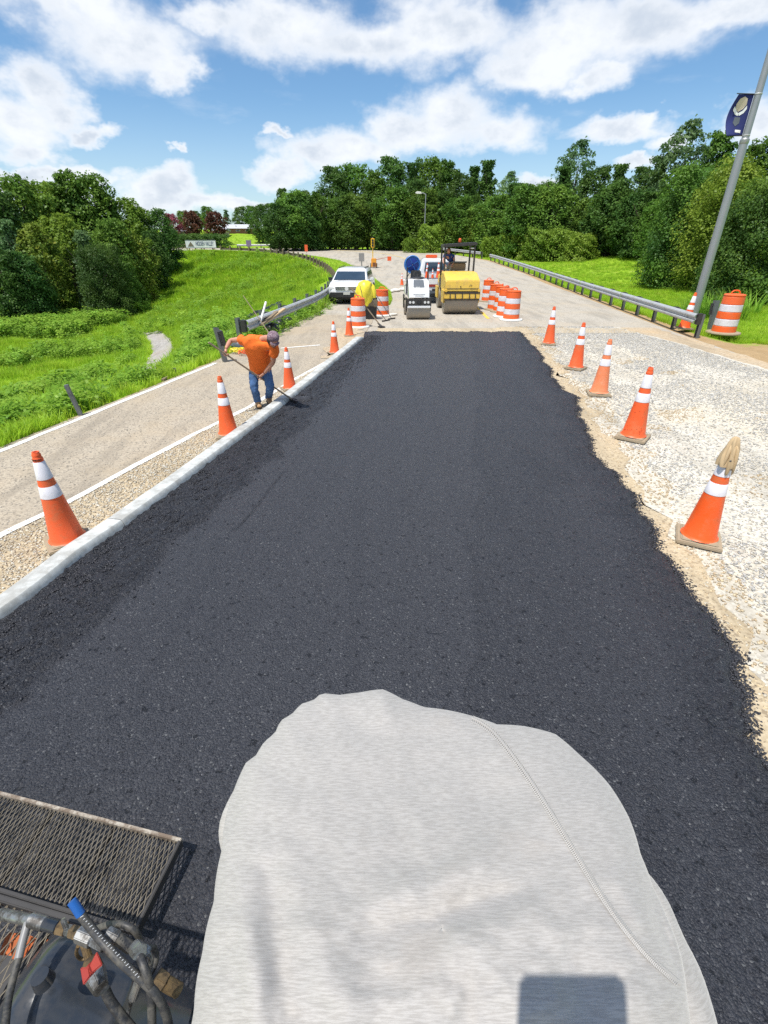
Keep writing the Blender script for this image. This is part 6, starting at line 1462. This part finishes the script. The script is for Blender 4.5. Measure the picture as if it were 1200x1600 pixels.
# ---- second person on the yellow roller
w2 = thing('person', 'person in blue shirt bending over on the platform of the yellow roller', 'person', (yr.location.x-.42, yr.location.y+1.45, 1.30))
P2 = Vector(w2.location); B = lambda px, py, d: at_d(px, py, d)-P2
hd2, ch2, pl2 = B(701, 392, 24.1), B(701.5, 400, 24.2), B(708, 410.5, 24.5)
skin('body', {'pl': (pl2, (.13, .12)), 'ch': (ch2, (.13, .11)), 'nk': (hd2.lerp(ch2, .35), .055), 'rs': (ch2+V3(-.19, .02, .02), .06), 're': (ch2+V3(-.26, -.1, -.22), .042), 'rw': (ch2+V3(-.16, -.28, -.36), .03), 'ls': (ch2+V3(.19, 0, .02), .06), 'le': (ch2+V3(.24, -.12, -.2), .042), 'lw': (ch2+V3(.12, -.30, -.34), .03),
     'rk': (V3(-.12, -.05, .42), .06), 'rf': (V3(-.13, .10, .08), .045), 'lk': (V3(.12, -.05, .42), .06), 'lf': (V3(.12, .12, .08), .045)},
     [('pl', 'ch'), ('ch', 'nk'), ('ch', 'rs'), ('rs', 're'), ('re', 'rw'), ('ch', 'ls'), ('ls', 'le'), ('le', 'lw'), ('pl', 'rk'), ('rk', 'rf'), ('pl', 'lk'), ('lk', 'lf')], SKIN, w2)
skin('shirt', {'a': (ch2.lerp(pl2, .75), (.17, .14)), 'b': (ch2, (.17, .13)), 'c': (hd2.lerp(ch2, .5), .08), 'd': (ch2+V3(-.19, .02, .02), .085), 'e': (ch2+V3(-.23, -.04, -.12), .08), 'f': (ch2+V3(.19, 0, .02), .085), 'g': (ch2+V3(.22, -.05, -.12), .08)}, [('a', 'b'), ('b', 'c'), ('b', 'd'), ('d', 'e'), ('b', 'f'), ('f', 'g')], NAVY, w2)
skin('trousers', {'a': (pl2+V3(0, 0, .04), (.18, .16)), 'b': (pl2+V3(0, 0, -.08), (.16, .14)), 'c': (V3(-.13, -.05, .42), .09), 'd': (V3(-.13, .10, .10), .075), 'e': (V3(.13, -.05, .42), .09), 'f': (V3(.12, .12, .10), .075)}, [('a', 'b'), ('b', 'c'), ('c', 'd'), ('b', 'e'), ('e', 'f')], KHAKI, w2)
for x in (-.13, .12): MB().box((x, .04, .045), (.10, .28, .09)).build('boot', BOOT, w2, bevel=.02)
head_parts(w2, hd2, (R(50), 0, R(-10)), 1.05, cap=None, beard=False)
for s_ in (-.16, .12): gripping_hand(w2, ch2+V3(s_, -.29, -.35), ch2+V3(s_, -.34, -.40), V3(1, 0, 0), V3(0, .6, .8))

# ================================================================== PAVING MACHINE at the camera
pm = thing('paving_machine', 'paving machine with expanded metal steps, black tank and hydraulic hoses under the camera', 'paving machine', (-.9, .3, 0))
PL = Vector(pm.location)
MESHM = dirty('grimy expanded metal', (.17, .145, .105), (.03, .026, .022), .8, .6, 16, .45)
def grate(name, A_, ex, ey, wd_, dp, z, pitch, step, th, barm, mat=MESHM):
    g = link(name, None, pm); g.location = V3(A_[0], A_[1], z)-PL
    ex = Vector((*ex, 0)).normalized(); ey = Vector((*ey, 0)).normalized()
    mb = MB(); nk = int(wd_/(pitch/2)); nj = int(dp/step)
    for k in range(nk+1):
        pts = []
        for j in range(nj+1):
            u = k*pitch/2+(pitch/4-.0012)*(1 if (j+k) % 2 else -1); pts.append((ex*u+ey*(j*step), (1 if (j % 2) else -1)))
        for a, b in zip(pts[:-1], pts[1:]):
            d_ = (b[0]-a[0]).normalized(); n_ = Vector((-d_.y, d_.x, 0))*th*.5; lean = Vector((0, 0, 1))*th*1.3+n_*1.2
            o_ = len(mb.v); mb.v += [tuple(a[0]-n_-lean*.5), tuple(a[0]+n_-lean*.5), tuple(a[0]+n_+lean*.5), tuple(a[0]-n_+lean*.5), tuple(b[0]-n_-lean*.5), tuple(b[0]+n_-lean*.5), tuple(b[0]+n_+lean*.5), tuple(b[0]-n_+lean*.5)]
            mb.f += [(o_, o_+1, o_+5, o_+4), (o_+1, o_+2, o_+6, o_+5), (o_+2, o_+3, o_+7, o_+6), (o_+3, o_, o_+4, o_+7)]; mb.mi += [0]*4
        # bonds where neighbouring strands meet
        for j in range(nj+1):
            if (j+k) % 2 == 0 and k < nk:
                c = ex*(k*pitch/2+pitch/4*0+pitch/4*-1+pitch*.0)+ey*(j*step)
    o_ = mb.build('expanded_mesh', mat, g, smooth=0); o_['kind'] = 'stuff'
    R3 = Matrix((ex, ey, (0, 0, 1))).transposed()
    MB().box(ex*wd_/2-ey*.008, (wd_+.03, .016, .035), R3).build('frame_bar', barm, g, bevel=.003)
    MB().box(ex*(-.008)+ey*dp/2-V3(0, 0, .012), (.016, dp+.02, .055), R3).build('frame_bar', DARKM, g, bevel=.003)
    MB().box(ex*wd_/2+ey*(dp+.008), (wd_+.03, .016, .035), R3).build('frame_bar', DARKM, g, bevel=.003)
    for k in range(1, 4): MB().box(ex*wd_*k/4+ey*dp/2-V3(0, 0, .028), (.02, dp, .02), R3).build('support_bar', DARKM, g)
    return g
BARL = dirty('worn rusty light steel edge', (.40, .36, .30), (.14, .10, .07), .9, .6, 20, thr=.38)
grate('lower_step', (-.99, 1.237), (-.977, .215), (-.17, -.985), 1.45, .34, .185,   .0235, .030, .0033, BARL)
a1, a2 = G(165, 1462, 1.0), G(0, 1412, 1.0)
grate('upper_step', (a1.x, a1.y), (a2.x-a1.x, a2.y-a1.y), (-.18, -.98), .75, .40, 1.0, .026, .036, .0028, DARKM)
for k in range(7): MB().box(G(18+k*14, 1475+k*3, .86)-PL, (.045, .05, .02), (.4, .1, k*.7)).build('rusty_bracket', plain('rust orange primer', (.42, .11, .03), .8, var=.4, scale=20), pm, bevel=.004)
def pk(px, py, z): return U(px, py, z)-PL
# chassis below everything
MB().box(V3(-1.05, -.12, .50)-PL, (.86, 1.20, .56)).build('chassis', DARKM, pm, bevel=.02)
MB().box(V3(-.30, -.35, .60)-PL, (1.3, .9, .7)).build('engine_cover', DARKM, pm, bevel=.03)
MB().box(V3(-1.6, .35, .20)-PL, (.9, .9, .14)).build('screed_box', DARKM, pm, bevel=.01)
# seat and console carrying the sweatshirt
MB().box(V3(.045, .20, 1.42)-PL, (.16, .16, 1.1)).build('seat_pedestal', DARKM, pm)
MB().box(V3(.05, .17, 2.00)-PL, (.24, .22, .20)).build('seat_back', BLACKP, pm, bevel=.05)
# tank
c0, c1_ = pk(95, 1560, 1.22), pk(235, 1640, 1.26); ax_ = (c1_-c0).normalized(); x_ = ax_.orthogonal().normalized(); y_ = ax_.cross(x_)
tkp = [(-.115, .03), (-.112, .07), (-.095, .105), (-.06, .125), (-.02, .132), (.10, .132), (.105, .136), (.12, .136), (.125, .132), (.30, .132)]
MB().loft([[c0+ax_*t_+(x_*math.cos(a)+y_*math.sin(a))*r_ for a in [i*math.pi/18 for i in range(36)]] for t_, r_ in tkp]).build('tank', TANK, pm, smooth=50)
MB().cyl(pk(70, 1535, 1.07), pk(62, 1525, 1.06), .022, .018, 14).build('filler_cap', TANK, pm)
def hose(name, pts, r_, mat=HOSE, n=10, sm=3):
    P_ = [pk(*p) for p in pts]
    arr = np.array([tuple(p) for p in P_])
    for _ in range(sm):
        q = [arr[0]]
        for a, b in zip(arr[:-1], arr[1:]): q += [.75*a+.25*b, .25*a+.75*b]
        q.append(arr[-1]); arr = np.array(q)
    return MB().tube([Vector(p) for p in arr], r_, n).build(name, mat, pm, smooth=60)
hose('hose', [(122, 1424, 1.02), (150, 1460, 1.02), (185, 1500, 1.0), (220, 1530, 1.0), (248, 1556, 1.0), (266, 1600, 1.02), (268, 1680, 1.05)], .0088)
hose('hose_tip', [(112, 1408, 1.02), (118, 1416, 1.02), (126, 1429, 1.02)], .0095, BLUEP, sm=1)
mbx = MB()
for k in range(0, 26):   # pale print running along the hose
    t_ = k/26; q = pk(128+t_*92, 1432+t_*98, .988); mbx.box(q, (.0011, .0008, .003 if k % 4 else .006), (.9, .3, -.7))
mbx.build('hose_print', PAINTW, pm, smooth=0)['kind'] = 'stuff'
hose('hose', [(150, 1451, 1.10), (172, 1443, 1.08), (196, 1444, 1.06), (214, 1456, 1.06), (220, 1474, 1.08), (220, 1488, 1.10)], .007)
hose('hose', [(212, 1480, 1.04), (226, 1512, 1.0), (236, 1545, 1.0), (238, 1600, 1.0), (236, 1680, 1.0)], .0085)
hose('hose', [(164, 1546, 1.0), (172, 1565, 1.0), (190, 1588, 1.0), (212, 1615, 1.0)], .0095)
hose('hose', [(226, 1490, 1.12), (240, 1476, 1.16), (246, 1500, 1.16), (232, 1528, 1.15), (222, 1516, 1.15)], .007)
hose('hose', [(122, 1478, 1.10), (118, 1490, 1.12), (126, 1500, 1.14), (140, 1496, 1.14)], .004, BRASS)
hose('hose', [(30, 1496, 1.10), (20, 1530, 1.08), (11, 1570, 1.06), (6, 1640, 1.04)], .0080)
STEELF0 = plain('dull grey sleeve', (.22, .22, .22), .4)
hose('sleeve', [(44, 1440, 1.14), (36, 1468, 1.12), (29, 1498, 1.10)], .0090, STEELF0)
STEELF = dirty('bright grimy steel fitting', (.40, .40, .39), (.06, .052, .045), .85, .34, 30, .85, thr=.42)
def fit(a, b, r0_, m_, name='fitting', n=6, r1=None): return MB().cyl(pk(*a), pk(*b), r0_, r1, n=n).build(name, m_, pm, bevel=.0015)
fit((0, 1428, 1.20), (50, 1438, 1.16), .0125, STEELF, 'grab_rail', 14)
fit((48, 1437, 1.14), (72, 1444, 1.13), .015, STEELF, n=12); fit((70, 1443, 1.13), (92, 1449, 1.12), .014, TANK, 'check_valve', 14)
fit((90, 1449, 1.12), (104, 1452, 1.12), .015, BRASS); fit((103, 1452, 1.12), (114, 1455, 1.11), .012, STEELF); fit((112, 1455, 1.11), (126, 1460, 1.10), .014, BRASS)
fit((124, 1459, 1.10), (146, 1468, 1.09), .018, STEELF, n=8); fit((144, 1467, 1.09), (165, 1478, 1.08), .014, STEELF)
fit((98, 1436, 1.08), (104, 1452, 1.08), .006, STEELF, 'pin', 8); fit((166, 1458, 1.04), (184, 1467, 1.04), .015, STEELF, n=8); fit((182, 1465, 1.04), (206, 1482, 1.04), .012, HOSE, 'hose_collar', 12)
fit((212, 1480, 1.04), (219, 1488, 1.02), .016, STEELF); fit((220, 1482, 1.08), (232, 1490, 1.08), .013, STEELF); 
hose('elbow', [(222, 1486, 1.08), (236, 1492, 1.08), (236, 1508, 1.08), (231, 1516, 1.08)], .006, STEELF)
fit((218, 1530, 1.02), (208, 1560, 1.02), .010, STEELF, 'valve_stem', 10); fit((206, 1560, 1.03), (198, 1592, 1.05), .005, STEELF, 'rod', 8)
fit((244, 1526, 1.14), (258, 1536, 1.14), .020, BRASS); fit((257, 1535, 1.14), (280, 1548, 1.15), .016, BRASS, n=10)
fit((130, 1470, 1.10), (142, 1508, 1.09), .009, BRASS, 'brass_pipe', 10); fit((142, 1506, 1.07), (150, 1524, 1.04), .020, BRASS); fit((149, 1522, 1.04), (158, 1546, 1.01), .022, STEELF, n=8, r1=.015)
mb = MB()
for (a, b, w0, w1) in (((140, 1518), (127, 1526), .008, .016), ((142, 1514), (155, 1497), .008, .014)):
    p, q = pk(*a, .99), pk(*b, .98); d_ = (q-p); n_ = d_.cross(V3(0, -.5, 1)).normalized()
    mb.add([p-n_*w0, p+n_*w0, q+n_*w1, q-n_*w1]+[v+V3(0, .002, -.006) for v in (p-n_*w0, p+n_*w0, q+n_*w1, q-n_*w1)], [(0, 1, 2, 3), (4, 7, 6, 5), (0, 4, 5, 1), (1, 5, 6, 2), (2, 6, 7, 3), (3, 7, 4, 0)])
mb.build('valve_handle', REDP, pm, bevel=.002)
fit((137, 1520, 1.0), (145, 1511, 1.0), .011, REDP, 'valve_hub', 12)

# ================================================================== SWEATSHIRT draped over the machine's seat
def fabric():
    m, t, b = newmat('light grey heather jersey')
    p = t.pos(); ca_ = t.node('ShaderNodeAttribute'); ca_.attribute_name = 'weave'; wv = ca_.outputs['Vector']; s1 = t.noise(t.vm('MULTIPLY', wv, (75, 620, 1)), 1, 5, .7); s2 = t.noise(t.vm('MULTIPLY', wv, (420, 1500, 1)), 1, 2, .6); s3 = t.noise(p, 5, 3)
    f = t.m('ADD', t.m('MULTIPLY', t.ss(s1, .38, .62), .6), t.m('MULTIPLY', s2, .4))
    col = t.mix(f, (.300, .283, .263), (.455, .437, .415))
    gm = t.noise(p, 7, 3, .5); col = t.mix(t.m('MULTIPLY', t.ss(gm, .62, .74), .25), col, (.38, .33, .28))
    t.put(b.inputs['Base Color'], col); b.inputs['Roughness'].default_value = .95; b.inputs['Specular IOR Level'].default_value = .15
    b.inputs['Sheen Weight'].default_value = .25
    t.put(b.inputs['Normal'], t.bump(t.m('ADD', s2, t.m('MULTIPLY', s1, .35)), .25, .0010))
    return m
FAB = fabric()
OUTL = [(282, 1760), (294, 1660), (303, 1580), (316, 1490), (334, 1410), (346, 1330), (352, 1280), (370, 1222), (384, 1192), (400, 1180), (412, 1160), (430, 1145), (438, 1126), (456, 1116), (470, 1100), (490, 1094), (502, 1083), (530, 1086), (562, 1082), (584, 1078), (598, 1077), (612, 1083), (628, 1092), (662, 1105), (732, 1117), (777, 1132), (822, 1135), (868, 1147), (905, 1179), (952, 1226), (984, 1280), (1001, 1335), (1020, 1385), (1042, 1432), (1064, 1492), (1074, 1560), (1080, 1660), (1075, 1780), (900, 1850), (660, 1870), (420, 1840)]
CX, CY = 690, 1450
pa = np.array(OUTL, float); th_ = np.arctan2(pa[:, 1]-CY, pa[:, 0]-CX); rh_ = np.hypot(pa[:, 0]-CX, pa[:, 1]-CY); od = np.argsort(th_); th_, rh_ = th_[od], rh_[od]
def rho(t): return np.interp(t, np.r_[th_[-1]-2*np.pi, th_, th_[0]+2*np.pi], np.r_[rh_[-1], rh_, rh_[0]])
def seg(px, py, a, b):
    ax, ay = a; bx, by = b; dx, dy = bx-ax, by-ay; t = np.clip(((px-ax)*dx+(py-ay)*dy)/(dx*dx+dy*dy), 0, 1); return np.hypot(px-ax-t*dx, py-ay-t*dy), t
FOLDS = [((560, 1425), (800, 1325), 26, -.0045), ((540, 1465), (830, 1390), 24, .004), ((640, 1530), (860, 1400), 30, -.003), ((420, 1330), (455, 1600), 26, .0045), ((380, 1400), (410, 1640), 24, -.004), ((480, 1420), (560, 1640), 34, -.003),
         ((520, 1110), (600, 1150), 20, .002), ((450, 1125), (400, 1230), 22, -.003), ((780, 1150), (900, 1300), 40, -.004), ((1015, 1385), (1062, 1530), 12, .008), ((960, 1360), (1010, 1460), 18, -.004), ((597, 1078), (602, 1130), 13, -.004), ((370, 1225), (350, 1300), 14, .006),
         ((700, 1250), (860, 1230), 40, .003), ((430, 1200), (650, 1180), 40, -.003), ((860, 1480), (960, 1620), 30, .003)]
def zsurf(px, py):
    px = np.asarray(px, float); py = np.asarray(py, float)
    r = np.hypot(px-CX, py-CY)/rho(np.arctan2(py-CY, px-CX)); r = np.clip(r, 0, 1)
    z = (H-np.interp(py, [1077, 1110, 1150, 1200, 1320, 1450, 1560, 1700, 1880], [2.118, 2.120, 2.125, 2.138, 2.182, 2.215, 2.228, 2.215, 2.19]))/(SA+(py-800)/F*CA)
    z = z+.060*(1-np.sqrt(np.clip(1-r**4.5, 0, 1)))
    for a, b, w_, am in FOLDS:
        d_, t = seg(px, py, a, b); z = z+1.9*am*np.exp(-(d_/w_)**2)*np.sin(np.clip(t, .02, .98)*np.pi)**.5
    z = z-.010*sstep(.0, 1, (px-(CX+60+(py-1117)*.80))/120)*sstep(1.0, .85, r)*(px > 720)
    z = z+(fbm(px*.012, py*.012, 90)-.47)*.016
    return z
nr, nt = 74, 260; TT = np.linspace(-np.pi, np.pi, nt, endpoint=False); V = []
for i in range(nr+1):
    rr_ = math.sin(i/nr*math.pi/2)
    px = CX+rho(TT)*rr_*np.cos(TT); py = CY+rho(TT)*rr_*np.sin(TT); z = zsurf(px, py)
    u = (px-600)/F; v = (py-800)/F
    V.append(np.stack([u*z, z*(CA-v*SA), H-z*(SA+v*CA)], -1))
edge = V[-1]; cen = edge.mean(0)
for k, (dz, inn_) in enumerate([(.015, .004), (.04, .012), (.09, .02), (.16, .018), (.26, .01), (.38, .0)]):
    q = edge.copy(); dirv = q[:, :2]-cen[:2]; dirv /= np.linalg.norm(dirv, axis=1)[:, None]
    wv = np.sin(TT*9+k*.4)*.006*k+np.sin(TT*17)*.003*k
    q[:, :2] -= dirv*(inn_-wv)[:, None]; q[:, 2] -= dz; V.append(q)
V = np.array(V); nn = V.shape[0]
WV = V.copy()
for i_ in range(nn):
    if i_ <= nr:
        pyy = CY+rho(TT)*math.sin(i_/nr*math.pi/2)*np.sin(TT); WV[i_, :, 1] = np.interp(pyy, [1077, 1150, 1250, 1350, 1450, 1560, 1880], [0, .055, .125, .185, .24, .29, .42])*-1
    else: WV[i_, :, 1] = WV[nr, :, 1]-(V[nr, :, 2]-V[i_, :, 2])*np.sin(TT); WV[i_, :, 0] = WV[nr, :, 0]+(V[nr, :, 2]-V[i_, :, 2])*np.cos(TT)
WV[..., 2] = 0
idx = np.arange(nn*nt).reshape(nn, nt); nx_ = np.roll(idx, -1, 1)
Fq = np.stack([idx[:-1], nx_[:-1], nx_[1:], idx[1:]], -1).reshape(-1, 4)
ss_ = thing('sweatshirt', 'light grey heather sweatshirt draped over the machine seat right below the camera', 'sweatshirt', (0, .2, 1.8)); SL = np.array([0, .2, 1.8])
o = link('cloth', npmesh('cloth', V.reshape(-1, 3)-SL, Fq, FAB, True), ss_)
wa_ = o.data.attributes.new('weave', 'FLOAT_VECTOR', 'POINT'); wa_.data.foreach_set('vector', WV.reshape(-1).astype(np.float32))
md = o.modifiers.new('t', 'SOLIDIFY'); md.thickness = .0015; md.offset = -1
# raglan seam: raised ridge with zigzag stitches
SEAM = smooth_pl([(738, 1123), (752, 1130), (775, 1147), (812, 1195), (850, 1252), (895, 1325), (935, 1392), (975, 1450), (1018, 1500), (1062, 1538)], 330, 2)
def onsurf(px, py, lift): 
    z = float(zsurf(px, py))-lift; return U(px, py, z)-Vector(SL)
nrm = np.gradient(SEAM, axis=0); nrm /= np.hypot(nrm[:, 0], nrm[:, 1])[:, None]; nrm = np.stack([-nrm[:, 1], nrm[:, 0]], -1)
SEAMM = plain('pale seam thread', (.42, .41, .395), .9, var=.08, scale=60)
FABE = FAB
MB().tube([onsurf(p[0], p[1], .0008) for p in SEAM[::3]], .0022, 8).build('seam', FABE, ss_, smooth=60)
for off in (-4.2, 4.2):
    MB().tube([onsurf(p[0]+n_[0]*off, p[1]+n_[1]*off, .0006) for p, n_ in zip(SEAM[::3], nrm[::3])], .0007, 6).build('stitch_line', SEAMM, ss_, smooth=60)
mb = MB()
for k in range(0, 328, 2):
    p = SEAM[k]; q = SEAM[min(k+1, 329)]; n_ = nrm[k]; s_ = 1
    mb.tube([onsurf(p[0]-n_[0]*5, p[1]-n_[1]*5, .0016), onsurf((p[0]+q[0])/2, (p[1]+q[1])/2, .0042), onsurf(q[0]+n_[0]*5, q[1]+n_[1]*5, .0016)], .00045, 4)
mb.build('stitching', SEAMM, ss_, smooth=0)['kind'] = 'stuff'
# sleeves hanging behind
def sleeve(pts, name='sleeve'):
    P_ = [U(a, b, c)-Vector(SL) for a, b, c, _ in pts]; arr = np.array([(*p, q[3]) for p, q in zip(P_, pts)])
    for _ in range(2):
        q = [arr[0]]
        for a, b in zip(arr[:-1], arr[1:]): q += [.75*a+.25*b, .25*a+.75*b]
        q.append(arr[-1]); arr = np.array(q)
    rings = []; x = None
    pp_ = [Vector(a[:3]) for a in arr]
    for i, p in enumerate(pp_):
        d_ = (pp_[min(i+1, len(pp_)-1)]-pp_[max(i-1, 0)]).normalized(); x = (d_.orthogonal() if x is None else (x-d_*x.dot(d_))).normalized(); y = d_.cross(x)
        rings.append([p+(x*math.cos(a)+y*math.sin(a))*arr[i][3]*(1+.05*math.sin(3*a+i*.5)+.03*math.sin(5*a-i*.8)) for a in [2*math.pi*k/36 for k in range(36)]])
    o_ = MB().loft(rings).build(name, FAB, ss_, smooth=70); wa_ = o_.data.attributes.new('weave', 'FLOAT_VECTOR', 'POINT')
    co = np.array([v_.co[:] for v_ in o_.data.vertices]); wa_.data.foreach_set('vector', np.stack([co[:, 0]*.9, co[:, 1]+co[:, 2]*.6, 0*co[:, 0]], -1).astype(np.float32).ravel()); return o_
sleeve([(925, 1290, .66, .016), (955, 1350, .61, .030), (988, 1420, .56, .040), (1010, 1500, .52, .046), (1038, 1590, .475, .050), (1050, 1680, .44, .050), (1050, 1800, .41, .048)])
sleeve([(392, 1225, .70, .014), (382, 1265, .66, .030), (380, 1310, .64, .030), (390, 1370, .63, .022)])
# ================================================================== the phone that takes the picture (its shadow falls on the sweatshirt)
ph = thing('smartphone', 'black smartphone held above the machine, taking the picture', 'smartphone', (0, 0, H)); ph.rotation_euler = cam.rotation_euler
MB().box((0, -.050, .0125), (.078, .160, .009)).build('phone_body', BLACKP, ph, bevel=.004)
MB().box((0, -.050, .0172), (.073, .152, .0006)).build('screen', GLASS, ph)
MB().lathe([(.013, .0075), (.013, .0072), (.010, .0068)], 20).build('lens_ring', DARKM, ph)
th = skin('finger', {0: (V3(-.062, -.150, .02), .012), 1: (V3(-.046, -.118, .014), .010), 2: (V3(-.042, -.100, .004), .009)}, [(0, 1), (1, 2)], SKIN, ph, sub=1)
